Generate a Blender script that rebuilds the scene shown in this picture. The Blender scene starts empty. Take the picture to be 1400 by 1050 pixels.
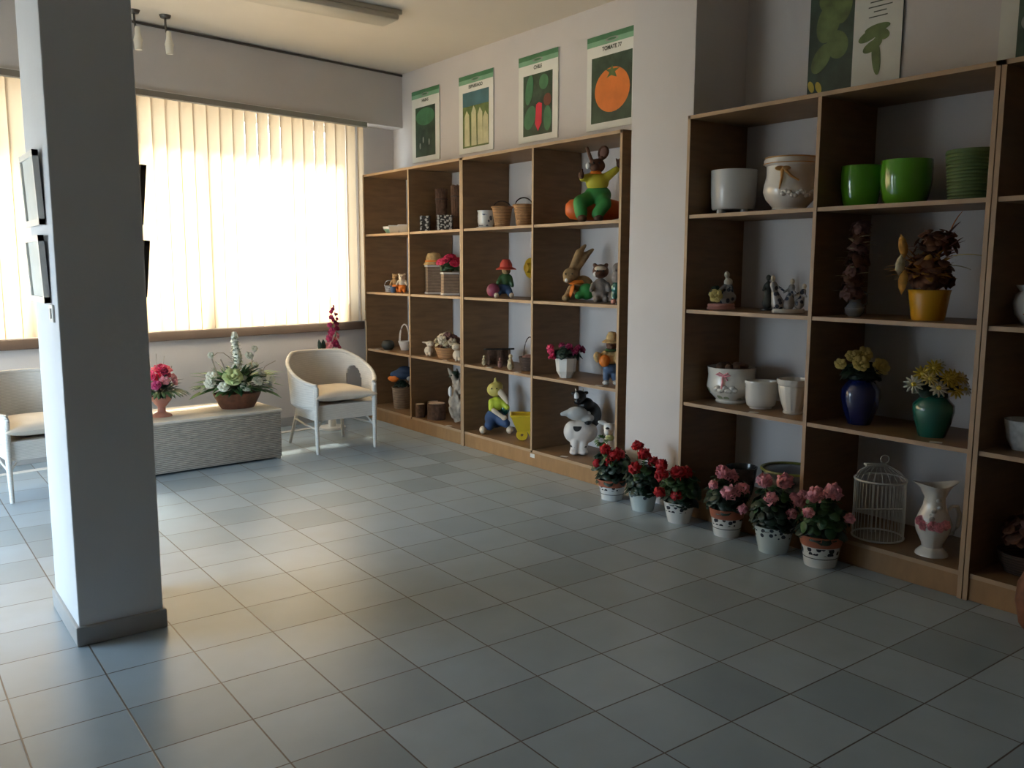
import bpy, bmesh, math, random
from mathutils import Vector, Matrix, Euler
random.seed(7)
SC = bpy.context.scene
COL = SC.collection
PI = math.pi
T = 0.33                      # floor tile
YAW = 0.6404
R = math.radians

# ------------------------------------------------------------------ materials
def mat(name, col, rough=0.5, metal=0.0, var=0.0, vscale=8.0, bump=0.0, bscale=60.0, coat=0.0, spec=0.5, stretch=None):
    m = bpy.data.materials.new(name); m.use_nodes = True
    nt = m.node_tree; b = nt.nodes['Principled BSDF']
    b.inputs['Base Color'].default_value = (*col, 1); b.inputs['Roughness'].default_value = rough
    b.inputs['Metallic'].default_value = metal; b.inputs['Coat Weight'].default_value = coat
    b.inputs['Coat Roughness'].default_value = 0.08
    b.inputs['Specular IOR Level'].default_value = spec
    tc = nt.nodes.new('ShaderNodeTexCoord'); mp = nt.nodes.new('ShaderNodeMapping')
    nt.links.new(tc.outputs['Object'], mp.inputs['Vector'])
    if stretch: mp.inputs['Scale'].default_value = stretch
    n = nt.nodes.new('ShaderNodeTexNoise'); n.inputs['Scale'].default_value = vscale; n.inputs['Detail'].default_value = 4
    nt.links.new(mp.outputs['Vector'], n.inputs['Vector'])
    mx = nt.nodes.new('ShaderNodeMixRGB'); mx.blend_type = 'MULTIPLY'; mx.inputs['Fac'].default_value = 1
    rp = nt.nodes.new('ShaderNodeMapRange'); rp.inputs['From Min'].default_value = .3; rp.inputs['From Max'].default_value = .7
    v = var if var else 0.04
    rp.inputs['To Min'].default_value = 1 - v; rp.inputs['To Max'].default_value = 1 + v
    nt.links.new(n.outputs['Fac'], rp.inputs['Value'])
    mx.inputs['Color1'].default_value = (*col, 1); nt.links.new(rp.outputs['Result'], mx.inputs['Color2'])
    nt.links.new(mx.outputs['Color'], b.inputs['Base Color'])
    if bump:
        n2 = nt.nodes.new('ShaderNodeTexNoise'); n2.inputs['Scale'].default_value = bscale
        nt.links.new(tc.outputs['Object'], n2.inputs['Vector'])
        bp = nt.nodes.new('ShaderNodeBump'); bp.inputs['Strength'].default_value = bump; bp.inputs['Distance'].default_value = .005
        nt.links.new(n2.outputs['Fac'], bp.inputs['Height']); nt.links.new(bp.outputs['Normal'], b.inputs['Normal'])
    return m

def weave_mat(name, col, scale=70.0, dark=0.45, axis='Z', rough=.65, bump=.6, var=.15):
    m = mat(name, col, rough, var=var, vscale=20)
    nt = m.node_tree; b = nt.nodes['Principled BSDF']
    tc = nt.nodes.new('ShaderNodeTexCoord')
    w = nt.nodes.new('ShaderNodeTexWave'); w.bands_direction = axis; w.inputs['Scale'].default_value = scale; w.inputs['Distortion'].default_value = 1.2
    w.inputs['Detail'].default_value = 2
    nt.links.new(tc.outputs['Object'], w.inputs['Vector'])
    mr = nt.nodes.new('ShaderNodeMapRange'); mr.inputs['To Min'].default_value = dark; nt.links.new(w.outputs['Fac'], mr.inputs['Value'])
    mx = nt.nodes.new('ShaderNodeMixRGB'); mx.blend_type = 'MULTIPLY'; mx.inputs['Fac'].default_value = 1
    src = b.inputs['Base Color'].links[0].from_socket
    nt.links.new(src, mx.inputs['Color1']); nt.links.new(mr.outputs['Result'], mx.inputs['Color2'])
    nt.links.new(mx.outputs['Color'], b.inputs['Base Color'])
    bp = nt.nodes.new('ShaderNodeBump'); bp.inputs['Strength'].default_value = bump; bp.inputs['Distance'].default_value = .004
    nt.links.new(w.outputs['Fac'], bp.inputs['Height']); nt.links.new(bp.outputs['Normal'], b.inputs['Normal'])
    return m

def spotted_mat(name, base, spot, scale=14.0, thr=0.35, zlo=-9, zhi=9, rough=.25, coat=.5):
    """glazed surface with painted blotches between two heights of the object"""
    m = mat(name, base, rough, coat=coat); nt = m.node_tree; b = nt.nodes['Principled BSDF']
    tc = nt.nodes.new('ShaderNodeTexCoord'); vo = nt.nodes.new('ShaderNodeTexVoronoi'); vo.inputs['Scale'].default_value = scale
    nt.links.new(tc.outputs['Object'], vo.inputs['Vector'])
    lt = nt.nodes.new('ShaderNodeMath'); lt.operation = 'LESS_THAN'; lt.inputs[1].default_value = thr
    nt.links.new(vo.outputs['Distance'], lt.inputs[0])
    sx = nt.nodes.new('ShaderNodeSeparateXYZ'); nt.links.new(tc.outputs['Object'], sx.inputs[0])
    g = nt.nodes.new('ShaderNodeMath'); g.operation = 'GREATER_THAN'; g.inputs[1].default_value = zlo; nt.links.new(sx.outputs['Z'], g.inputs[0])
    l = nt.nodes.new('ShaderNodeMath'); l.operation = 'LESS_THAN'; l.inputs[1].default_value = zhi; nt.links.new(sx.outputs['Z'], l.inputs[0])
    m1 = nt.nodes.new('ShaderNodeMath'); m1.operation = 'MULTIPLY'; nt.links.new(lt.outputs[0], m1.inputs[0]); nt.links.new(g.outputs[0], m1.inputs[1])
    m2 = nt.nodes.new('ShaderNodeMath'); m2.operation = 'MULTIPLY'; nt.links.new(m1.outputs[0], m2.inputs[0]); nt.links.new(l.outputs[0], m2.inputs[1])
    mx = nt.nodes.new('ShaderNodeMixRGB'); mx.inputs['Color1'].default_value = (*base, 1); mx.inputs['Color2'].default_value = (*spot, 1)
    nt.links.new(m2.outputs[0], mx.inputs['Fac']); nt.links.new(mx.outputs['Color'], b.inputs['Base Color'])
    return m

def floor_mat():
    m = bpy.data.materials.new('floor_tiles'); m.use_nodes = True; nt = m.node_tree; N = nt.nodes; L = nt.links
    b = N['Principled BSDF']; tc = N.new('ShaderNodeTexCoord')
    sc = N.new('ShaderNodeVectorMath'); sc.operation = 'SCALE'; sc.inputs['Scale'].default_value = 1 / T
    L.new(tc.outputs['Object'], sc.inputs[0])
    fl = N.new('ShaderNodeVectorMath'); fl.operation = 'FLOOR'; L.new(sc.outputs[0], fl.inputs[0])
    fr = N.new('ShaderNodeVectorMath'); fr.operation = 'FRACTION'; L.new(sc.outputs[0], fr.inputs[0])
    wn = N.new('ShaderNodeTexWhiteNoise'); wn.noise_dimensions = '2D'; L.new(fl.outputs[0], wn.inputs['Vector'])
    sx = N.new('ShaderNodeSeparateXYZ'); L.new(fr.outputs[0], sx.inputs[0])
    ds = []
    for ax in 'XY':
        a = N.new('ShaderNodeMath'); a.operation = 'SUBTRACT'; a.inputs[1].default_value = .5; L.new(sx.outputs[ax], a.inputs[0])
        c = N.new('ShaderNodeMath'); c.operation = 'ABSOLUTE'; L.new(a.outputs[0], c.inputs[0]); ds.append(c)
    mxm = N.new('ShaderNodeMath'); mxm.operation = 'MAXIMUM'; L.new(ds[0].outputs[0], mxm.inputs[0]); L.new(ds[1].outputs[0], mxm.inputs[1])
    gt = N.new('ShaderNodeMapRange'); gt.inputs['From Min'].default_value = .4885; gt.inputs['From Max'].default_value = .4945; L.new(mxm.outputs[0], gt.inputs['Value'])
    cr = N.new('ShaderNodeValToRGB'); e = cr.color_ramp.elements
    e[0].position = 0; e[0].color = (.27, .34, .395, 1); e[1].position = 1; e[1].color = (.375, .46, .53, 1)
    q = cr.color_ramp.elements.new(.4); q.color = (.345, .43, .50, 1)
    L.new(wn.outputs['Value'], cr.inputs['Fac'])
    no = N.new('ShaderNodeTexNoise'); no.inputs['Scale'].default_value = 5; no.inputs['Detail'].default_value = 6; L.new(tc.outputs['Object'], no.inputs['Vector'])
    mr = N.new('ShaderNodeMapRange'); mr.inputs['To Min'].default_value = .86; mr.inputs['To Max'].default_value = 1.12; L.new(no.outputs['Fac'], mr.inputs['Value'])
    mm = N.new('ShaderNodeMixRGB'); mm.blend_type = 'MULTIPLY'; mm.inputs['Fac'].default_value = 1; L.new(cr.outputs['Color'], mm.inputs['Color1']); L.new(mr.outputs[0], mm.inputs['Color2'])
    mx = N.new('ShaderNodeMixRGB'); mx.inputs['Color2'].default_value = (.10, .075, .065, 1); L.new(mm.outputs['Color'], mx.inputs['Color1']); L.new(gt.outputs[0], mx.inputs['Fac'])
    L.new(mx.outputs['Color'], b.inputs['Base Color'])
    rr = N.new('ShaderNodeMapRange'); rr.inputs['To Min'].default_value = .26; rr.inputs['To Max'].default_value = .40; L.new(no.outputs['Fac'], rr.inputs['Value'])
    L.new(rr.outputs[0], b.inputs['Roughness']); b.inputs['Specular IOR Level'].default_value = .5
    bp = N.new('ShaderNodeBump'); bp.inputs['Strength'].default_value = .4; bp.inputs['Distance'].default_value = .002; bp.invert = True
    L.new(gt.outputs[0], bp.inputs['Height']); L.new(bp.outputs['Normal'], b.inputs['Normal'])
    return m

def slat_mat():
    m = bpy.data.materials.new('blind_fabric'); m.use_nodes = True; nt = m.node_tree; N = nt.nodes; L = nt.links
    for n in list(N): N.remove(n)
    o = N.new('ShaderNodeOutputMaterial'); d = N.new('ShaderNodeBsdfDiffuse'); t = N.new('ShaderNodeBsdfTranslucent'); mx = N.new('ShaderNodeMixShader')
    d.inputs['Color'].default_value = (.80, .70, .58, 1); t.inputs['Color'].default_value = (.38, .275, .17, 1); mx.inputs['Fac'].default_value = .55
    tc = N.new('ShaderNodeTexCoord'); no = N.new('ShaderNodeTexNoise'); no.inputs['Scale'].default_value = 3; L.new(tc.outputs['Object'], no.inputs['Vector'])
    mr = N.new('ShaderNodeMapRange'); mr.inputs['To Min'].default_value = .5; mr.inputs['To Max'].default_value = .58; L.new(no.outputs['Fac'], mr.inputs['Value']); L.new(mr.outputs[0], mx.inputs['Fac'])
    L.new(d.outputs[0], mx.inputs[1]); L.new(t.outputs[0], mx.inputs[2]); L.new(mx.outputs[0], o.inputs[0])
    return m

def glass_mat():
    m = bpy.data.materials.new('window_glass'); m.use_nodes = True; nt = m.node_tree; N = nt.nodes; L = nt.links
    for n in list(N): N.remove(n)
    o = N.new('ShaderNodeOutputMaterial'); d = N.new('ShaderNodeBsdfGlossy'); t = N.new('ShaderNodeBsdfTransparent'); mx = N.new('ShaderNodeMixShader')
    d.inputs['Roughness'].default_value = .02; t.inputs['Color'].default_value = (.93, .96, .95, 1); mx.inputs['Fac'].default_value = .06
    L.new(t.outputs[0], mx.inputs[1]); L.new(d.outputs[0], mx.inputs[2]); L.new(mx.outputs[0], o.inputs[0])
    return m

M = {}
def mm(name, *a, **k):
    M[name] = mat(name, *a, **k); return M[name]
mm('wall', (.60, .565, .55), .85, var=.03, vscale=2, bump=.15, bscale=120)
mm('wall_dark', (.45, .44, .43), .85, var=.1)
mm('pavement', (.30, .28, .26), .9, var=.1)
mm('ceiling', (.66, .61, .53), .9, var=.03, vscale=1.5)
mm('column', (.72, .73, .75), .7, var=.03, vscale=3, bump=.1, bscale=90)
mm('wood', (.235, .135, .062), .5, var=.16, vscale=5, stretch=(1, 1, 6))
mm('wood_edge', (.40, .265, .155), .45, var=.12, vscale=7)
mm('wood_kick', (.31, .17, .07), .45, var=.12, vscale=6, stretch=(1, 3, 1))
mm('skirt', (.40, .39, .38), .5)
mm('sill', (.085, .058, .045), .5)
mm('metal', (.30, .29, .27), .35, metal=.7)
mm('metal_light', (.75, .74, .72), .35, metal=.5)
mm('white_paint', (.80, .79, .76), .4)
mm('fixture', (.50, .46, .38), .45)
mm('dark_metal', (.10, .09, .08), .4, metal=.5)
mm('frosted', (.78, .74, .64), .3)
mm('concrete', (.5, .48, .45), .9, var=.1)
M['floor'] = floor_mat(); M['slat'] = slat_mat(); M['glass'] = glass_mat()
M['wicker_white'] = weave_mat('wicker_white', (.76, .73, .68), 30, .82, bump=.3, var=.03)
M['wicker_chest'] = weave_mat('wicker_chest', (.60, .54, .47), 22, .45)
M['wicker_tan'] = weave_mat('wicker_tan', (.52, .27, .11), 26, .4)
M['wicker_grey'] = weave_mat('wicker_grey', (.40, .28, .19), 24, .4)
M['wicker_dark'] = weave_mat('wicker_dark', (.10, .055, .035), 24, .4)
mm('cushion', (.78, .70, .60), .85, var=.05, bump=.2, bscale=200)
mm('leaf', (.035, .095, .030), .45, var=.35, vscale=14)
mm('leaf_light', (.10, .22, .06), .45, var=.35, vscale=14)
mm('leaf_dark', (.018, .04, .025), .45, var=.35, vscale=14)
mm('red', (.50, .012, .02), .5, var=.3, vscale=30)
mm('pink', (.86, .36, .42), .55, var=.3, vscale=40)
mm('hotpink', (.72, .04, .13), .5, var=.25, vscale=30)
mm('magenta', (.42, .03, .12), .5, var=.3, vscale=30)
mm('petal_white', (.78, .78, .66), .5, var=.1)
mm('petal_green', (.55, .62, .28), .45, var=.15)
mm('petal_cream', (.76, .62, .22), .5, var=.15)
mm('petal_yellow', (.75, .58, .08), .5, var=.15)
mm('soil', (.04, .025, .015), .95, var=.4, vscale=60)
mm('terracotta', (.36, .11, .06), .6, var=.12)
mm('pinkclay', (.55, .25, .20), .5, var=.1)
mm('basketbrown', (.16, .06, .03), .6, var=.3, vscale=25)
mm('ceramic', (.72, .70, .66), .18, coat=.6)
mm('ceramic_grey', (.50, .50, .49), .3, coat=.4)
mm('gold', (.55, .30, .10), .35, metal=.4)
mm('green_glaze', (.10, .33, .02), .12, coat=.9)
mm('green_ribbed', (.09, .15, .05), .4, coat=.3)
mm('blue_glaze', (.008, .015, .09), .12, coat=.9)
mm('teal_glaze', (.015, .13, .10), .14, coat=.9)
mm('yellow_glaze', (.62, .32, .015), .3, coat=.5)
mm('yellow_paint', (.70, .50, .03), .4, var=.06)
mm('mint', (.30, .52, .38), .3, coat=.4)
mm('brown_fur', (.13, .06, .035), .8, var=.3, vscale=30, bump=.5, bscale=90)
mm('tan_fur', (.32, .20, .09), .8, var=.3, vscale=30, bump=.5, bscale=90)
mm('grey_fur', (.22, .19, .17), .8, var=.3, vscale=30, bump=.5, bscale=90)
mm('black', (.012, .012, .013), .4, coat=.2)
mm('cream', (.66, .56, .42), .6, var=.08)
mm('white', (.78, .77, .74), .45, var=.03)
mm('cloth_green', (.04, .27, .06), .6, var=.1)
mm('cloth_yellow', (.55, .50, .04), .6, var=.1)
mm('cloth_lime', (.50, .60, .05), .6, var=.1)
mm('cloth_orange', (.75, .20, .02), .6, var=.1)
mm('cloth_red', (.48, .05, .03), .6, var=.1)
mm('cloth_navy', (.03, .07, .17), .7, var=.1)
mm('cloth_denim', (.07, .12, .22), .7, var=.15)
mm('carrot', (.68, .13, .02), .5, var=.12)
mm('purple', (.28, .05, .10), .5, var=.2)
mm('straw', (.50, .33, .14), .8, var=.25, vscale=40)
mm('dried_brown', (.15, .06, .03), .85, var=.4, vscale=30)
mm('dried_rose', (.22, .11, .09), .85, var=.4, vscale=30)
mm('dried_gold', (.42, .20, .03), .8, var=.35, vscale=30)
mm('dried_pale', (.50, .42, .26), .8, var=.3, vscale=30)
mm('bark', (.12, .065, .04), .9, var=.4, vscale=30, bump=.8, bscale=50)
mm('cut_wood', (.75, .58, .50), .8, var=.2)
mm('driftwood', (.36, .31, .25), .9, var=.35, vscale=20, bump=.7, bscale=40)
mm('paper', (.74, .74, .68), .6)
mm('paper_old', (.66, .66, .60), .6)
mm('print_dark', (.03, .06, .035), .45, var=.5, vscale=9)
mm('print_green', (.06, .19, .09), .45, var=.25, vscale=7)
mm('print_green_light', (.20, .40, .25), .45, var=.1)
mm('print_leaf', (.12, .17, .05), .45, var=.4, vscale=10)
mm('print_teal', (.02, .09, .08), .45, var=.2)
mm('print_blue', (.07, .17, .20), .45, var=.25, vscale=5)
mm('print_ink', (.06, .07, .05), .5)
mm('print_cream', (.56, .54, .32), .45, var=.15, vscale=12)
mm('print_orange', (.75, .20, .03), .4, var=.14, vscale=6)
mm('print_red', (.65, .03, .06), .4, var=.15)
mm('print_yellow', (.55, .45, .05), .45, var=.1)
mm('print_grey', (.28, .30, .27), .45, var=.2)
mm('silver', (.55, .57, .60), .25, metal=.7)
mm('wire', (.55, .55, .52), .4)
mm('tag', (.62, .60, .55), .6)
M['gpot_black'] = spotted_mat('gpot_black', (.66, .66, .64), (.03, .03, .04), 38, .50, .070, .108)
M['gpot_blue'] = spotted_mat('gpot_blue', (.52, .60, .60), (.05, .06, .08), 36, .42, .085, .15)
M['pot_patch'] = spotted_mat('pot_patch', (.66, .66, .62), (.12, .14, .18), 22, .35, .02, .12)
M['lattice'] = spotted_mat('lattice', (.05, .045, .04), (.55, .52, .47), 34, .42)
M['pitcher'] = spotted_mat('pitcher', (.72, .72, .70), (.40, .18, .20), 16, .28, .12, .25)
M['floral_pot'] = spotted_mat('floral_pot', (.72, .70, .64), (.30, .34, .22), 11, .22, .03, .12)
M['orange_vase'] = spotted_mat('orange_vase', (.66, .66, .64), (.50, .12, .04), 12, .40, .05, .15)
M['cow_hide'] = spotted_mat('cow_hide', (.70, .66, .62), (.012, .012, .012), 7.5, .30, .06, .22, rough=.5, coat=.1)
M['stripes'] = weave_mat('stripes', (.60, .62, .66), 16, .25)
M['porcelain'] = spotted_mat('porcelain', (.34, .33, .33), (.04, .05, .08), 34, .40, .02, .16)

# ------------------------------------------------------------------ mesh builder
class MB:
    def __init__(s): s.bm = bmesh.new()
    def _tf(s, vs, mtx): bmesh.ops.transform(s.bm, matrix=mtx, verts=vs)
    def box(s, c, d, rot=(0, 0, 0), bev=0):
        r = bmesh.ops.create_cube(s.bm, size=1); vs = r['verts']
        mtx = Matrix.Translation(c) @ Euler(rot).to_matrix().to_4x4() @ Matrix.Diagonal((*d, 1))
        s._tf(vs, mtx)
        if bev:
            es = list({e for v in vs for e in v.link_edges})
            bmesh.ops.bevel(s.bm, geom=es, offset=bev, segments=2, affect='EDGES', profile=.5)
        return s
    def ell(s, c, r, rot=(0, 0, 0), sub=2):
        q = bmesh.ops.create_icosphere(s.bm, subdivisions=sub, radius=1)
        if not hasattr(r, '__len__'): r = (r, r, r)
        s._tf(q['verts'], Matrix.Translation(c) @ Euler(rot).to_matrix().to_4x4() @ Matrix.Diagonal((*r, 1))); return s
    def lathe(s, prof, c=(0, 0, 0), seg=32, sq=(1, 1), rot=0, flute=0, nf=12, closed=False):
        rings = []
        for (r, z) in prof:
            ring = []
            for i in range(seg):
                a = 2 * PI * i / seg + rot; rr = r * (1 + flute * math.cos(nf * a))
                ring.append(s.bm.verts.new((c[0] + rr * math.cos(a) * sq[0], c[1] + rr * math.sin(a) * sq[1], c[2] + z)))
            rings.append(ring)
        for a, b in zip(rings, rings[1:]):
            for i in range(seg):
                s.bm.faces.new((a[i], a[(i + 1) % seg], b[(i + 1) % seg], b[i]))
        if closed:
            for i in range(seg): s.bm.faces.new((rings[-1][i], rings[-1][(i + 1) % seg], rings[0][(i + 1) % seg], rings[0][i]))
        else:
            if prof[0][0] > 1e-4: s.bm.faces.new(list(reversed(rings[0])))
            if prof[-1][0] > 1e-4: s.bm.faces.new(rings[-1])
        return s
    def tube(s, pts, r, seg=8, cap=True):
        pts = [Vector(p) for p in pts]; n = len(pts)
        if not hasattr(r, '__len__'): r = [r] * n
        rings = []; up = Vector((0, 0, 1))
        for i, p in enumerate(pts):
            d = (pts[min(i + 1, n - 1)] - pts[max(i - 1, 0)]).normalized()
            u = up if abs(d.dot(up)) < .95 else Vector((1, 0, 0))
            x = d.cross(u).normalized(); y = x.cross(d).normalized()
            rings.append([s.bm.verts.new(p + (x * math.cos(2 * PI * k / seg) + y * math.sin(2 * PI * k / seg)) * r[i]) for k in range(seg)])
        for a, b in zip(rings, rings[1:]):
            for i in range(seg): s.bm.faces.new((a[i], a[(i + 1) % seg], b[(i + 1) % seg], b[i]))
        if cap: s.bm.faces.new(list(reversed(rings[0]))); s.bm.faces.new(rings[-1])
        return s
    def caps(s, a, b, ra, rb=None):
        rb = ra if rb is None else rb; a = Vector(a); b = Vector(b)
        s.tube([a, a.lerp(b, .5), b], [ra, (ra + rb) / 2, rb], 12); s.ell(a, ra); s.ell(b, rb); return s
    def leaf(s, base, d, L, W, curl=.2, nseg=4, cup=.15):
        base = Vector(base); d = Vector(d).normalized(); up = Vector((0, 0, 1))
        side = d.cross(up)
        side = side.normalized() if side.length > .05 else Vector((1, 0, 0))
        nrm = side.cross(d).normalized(); prev = None
        for i in range(nseg + 1):
            t = i / nseg; w = W * .5 * math.sin(PI * min(1, t * .93 + .07)) ** .8
            c = base + d * (L * t) - nrm * (curl * L * t * t)
            if i in (0,) : cur = [s.bm.verts.new(c)]
            elif i == nseg: cur = [s.bm.verts.new(c)]
            else: cur = [s.bm.verts.new(c - side * w + nrm * w * cup), s.bm.verts.new(c), s.bm.verts.new(c + side * w + nrm * w * cup)]
            if prev:
                if len(prev) == 1 and len(cur) == 3:
                    s.bm.faces.new((prev[0], cur[0], cur[1])); s.bm.faces.new((prev[0], cur[1], cur[2]))
                elif len(prev) == 3 and len(cur) == 3:
                    s.bm.faces.new((prev[0], cur[0], cur[1], prev[1])); s.bm.faces.new((prev[1], cur[1], cur[2], prev[2]))
                elif len(cur) == 1:
                    s.bm.faces.new((prev[0], cur[0], prev[1])); s.bm.faces.new((prev[1], cur[0], prev[2]))
            prev = cur
        return s
    def disc(s, c, nrm, r, wob=.12, cup=.25, n=10):
        c = Vector(c); nrm = Vector(nrm).normalized(); a = nrm.orthogonal().normalized(); b = nrm.cross(a)
        m0 = s.bm.verts.new(c - nrm * r * cup); ring = []
        ph = random.random() * 6
        for i in range(n):
            t = 2 * PI * i / n; rr = r * (1 + wob * math.sin(3 * t + ph) + random.uniform(-.05, .05))
            ring.append(s.bm.verts.new(c + (a * math.cos(t) + b * math.sin(t)) * rr))
        for i in range(n): s.bm.faces.new((m0, ring[i], ring[(i + 1) % n]))
        return s
    def prism(s, pts, z0, z1):
        lo = [s.bm.verts.new((x, y, z0)) for x, y in pts]; hi = [s.bm.verts.new((x, y, z1)) for x, y in pts]
        n = len(pts); s.bm.faces.new(list(reversed(lo))); s.bm.faces.new(hi)
        for i in range(n): s.bm.faces.new((lo[i], lo[(i + 1) % n], hi[(i + 1) % n], hi[i]))
        return s
    def build(s, name, m, parent=None, smooth=True, remesh=0, solid=0, sub=0, label=None, auto=40):
        bmesh.ops.recalc_face_normals(s.bm, faces=s.bm.faces) if not solid else None
        me = bpy.data.meshes.new(name); s.bm.to_mesh(me); s.bm.free()
        me.materials.append(M[m] if isinstance(m, str) else m)
        if smooth:
            for p in me.polygons: p.use_smooth = True
            if not remesh:
                try: me.set_sharp_from_angle(angle=math.radians(auto))
                except Exception: pass
        o = bpy.data.objects.new(name, me); COL.objects.link(o)
        if parent: o.parent = parent
        if remesh:
            q = o.modifiers.new('r', 'REMESH'); q.mode = 'VOXEL'; q.voxel_size = remesh; q.use_smooth_shade = True
            q = o.modifiers.new('s', 'SMOOTH'); q.iterations = 4; q.factor = .6
        if solid:
            q = o.modifiers.new('t', 'SOLIDIFY'); q.thickness = solid; q.offset = 0
        if sub:
            q = o.modifiers.new('u', 'SUBSURF'); q.levels = sub; q.render_levels = sub
        if label: o['label'] = label
        return o

def thing(name, label, cat, loc=(0, 0, 0), rz=0, group=None):
    o = bpy.data.objects.new(name, None); COL.objects.link(o); o.location = loc; o.rotation_euler = (0, 0, rz)
    o['label'] = label; o['category'] = cat; o.empty_display_size = .05
    if group: o['group'] = group
    return o
def tag(o, label, cat, group=None):
    o['label'] = label; o['category'] = cat
    if group: o['group'] = group
    return o
def struct(name, mb, m, smooth=False):
    o = mb.build(name, m, smooth=smooth); o['kind'] = 'structure'; return o
def copy_tree(o, parent=None):
    c = o.copy(); COL.objects.link(c)
    if parent: c.parent = parent
    for ch in [x for x in list(COL.objects) if x.parent == o]: copy_tree(ch, c)
    return c

# ------------------------------------------------------------------ setting
XW = 3.95                                   # shelf wall
SL = math.tan(R(9.5))                       # the window wall runs off square
def yw(x, off=0): return 4.80 - (XW - x) * SL + off
WANG = math.atan(SL)
XL0 = -1.75
CZ = 3.48
YB = -7.2
struct('floor', MB().box((1.1, -1, -.05), (5.9, 12.6, .1)), 'floor')
struct('ceiling', MB().box((1.1, -1, CZ + .05), (6.1, 12.6, .1)), 'ceiling')
struct('wall_right', MB().box((XW + .1, -1.1, CZ / 2), (.2, 12.4, CZ)), 'wall')
struct('wall_front', MB().box((1.1, YB - .1, CZ / 2), (5.9, .2, CZ)), 'wall_dark')
# window wall: built along its own line, s measured from the right corner
def wpt(s, off, z):                         # s metres to the left of the corner, off metres towards the room
    ca, sa = math.cos(WANG), math.sin(WANG)
    return Vector((XW - s * ca + off * sa, 4.80 - s * sa - off * ca, z))
def wbox(mb, s0, s1, o0, o1, z0, z1, bev=0):
    c = wpt((s0 + s1) / 2, (o0 + o1) / 2, (z0 + z1) / 2)
    return mb.box(c, (abs(s1 - s0), abs(o1 - o0), z1 - z0), (0, 0, WANG), bev)
W0, W1 = .58, 5.4                           # window opening along the wall
WZ0, WZ1 = 1.16, 2.92
m = MB(); wbox(m, -.4, 7.2, -.28, 0, 0, WZ0); wbox(m, -.4, 7.2, -.28, 0, WZ1, CZ); wbox(m, -.4, W0, -.28, 0, WZ0, WZ1); wbox(m, W1, 7.2, -.28, 0, WZ0, WZ1)
struct('wall_back', m, 'wall')
m = MB(); wbox(m, -.1, 5.85, 0, .20, 2.95, CZ); struct('wall_beam', m, 'wall')
m = MB(); wbox(m, -.05, 5.85, .20, .212, CZ - .025, CZ - .008); struct('trim_1', m, 'dark_metal')
m = MB(); wbox(m, .45, 5.8, -.02, .055, .905, .985, .006); struct('trim_2', m, 'sill')
m = MB(); wbox(m, .45, 5.85, 0, .014, 0, .085, .003); struct('baseboard_back', m, 'skirt')
m = MB(); wbox(m, 1.1, 5.7, .24, .31, 0, .006, .002); struct('light_leak_strip', m, 'white_paint')  # white floor strip standing in for daylight leaking under the blinds
struct('ground', MB().box((0, 2, -.16), (60, 60, .1)), 'pavement')
# left wall with the wide glazed shop opening
LO0, LO1, LOZ = .85, 3.4, 2.1
m = MB(); m.box((XL0 - .1, (YB + LO0) / 2, CZ / 2), (.2, LO0 - YB, CZ)); m.box((XL0 - .1, (LO0 + LO1) / 2, (LOZ + CZ) / 2), (.2, LO1 - LO0, CZ - LOZ)); m.box((XL0 - .1, (LO1 + 4.0) / 2, CZ / 2), (.2, 4.0 - LO1, CZ))
struct('wall_left', m, 'wall_dark')
def win(name, parent_boxes, mat_, pane):
    o = parent_boxes.build(name, mat_, smooth=False); o['kind'] = 'structure'
    p = pane.build('pane', 'glass', o, smooth=False); return o
f = MB(); p = MB()
for s in (W0, W0 + 1.45, W0 + 2.9, W0 + 3.9, W1 - .05): wbox(f, s, s + .05, -.2, -.15, WZ0, WZ1)
wbox(f, W0, W1, -.2, -.15, WZ0, WZ0 + .05); wbox(f, W0, W1, -.2, -.15, WZ1 - .05, WZ1)
wbox(p, W0, W1, -.18, -.174, WZ0, WZ1)
win('window_1', f, 'metal_light', p)
f = MB(); p = MB()
for y in (LO0, (LO0 + LO1) / 2, LO1 - .05): f.box((XL0 - .1, y + .025, LOZ / 2), (.05, .05, LOZ))
for z in (.025, 1.0, LOZ - .025): f.box((XL0 - .1, (LO0 + LO1) / 2, z), (.05, LO1 - LO0, .05))
p.box((XL0 - .1, (LO0 + LO1) / 2, LOZ / 2), (.006, LO1 - LO0, LOZ))
win('window_2', f, 'metal_light', p)
# free column and wall pillar
CX0, CX1, CY0, CY1 = -.030, .302, .330, .86
struct('wall_column', MB().box(((CX0 + CX1) / 2, (CY0 + CY1) / 2, CZ / 2), (CX1 - CX0, CY1 - CY0, CZ), bev=.006), 'column')
struct('baseboard_column', MB().box(((CX0 + CX1) / 2, (CY0 + CY1) / 2, .0415), (CX1 - CX0 + .026, CY1 - CY0 + .026, .083), bev=.006), 'skirt')
PY0, PY1, PX = .245, .775, 3.475
struct('wall_pillar', MB().box(((PX + XW) / 2 + .01, (PY0 + PY1) / 2, CZ / 2), (XW - PX + .02, PY1 - PY0, CZ), bev=.004), 'wall')

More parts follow.
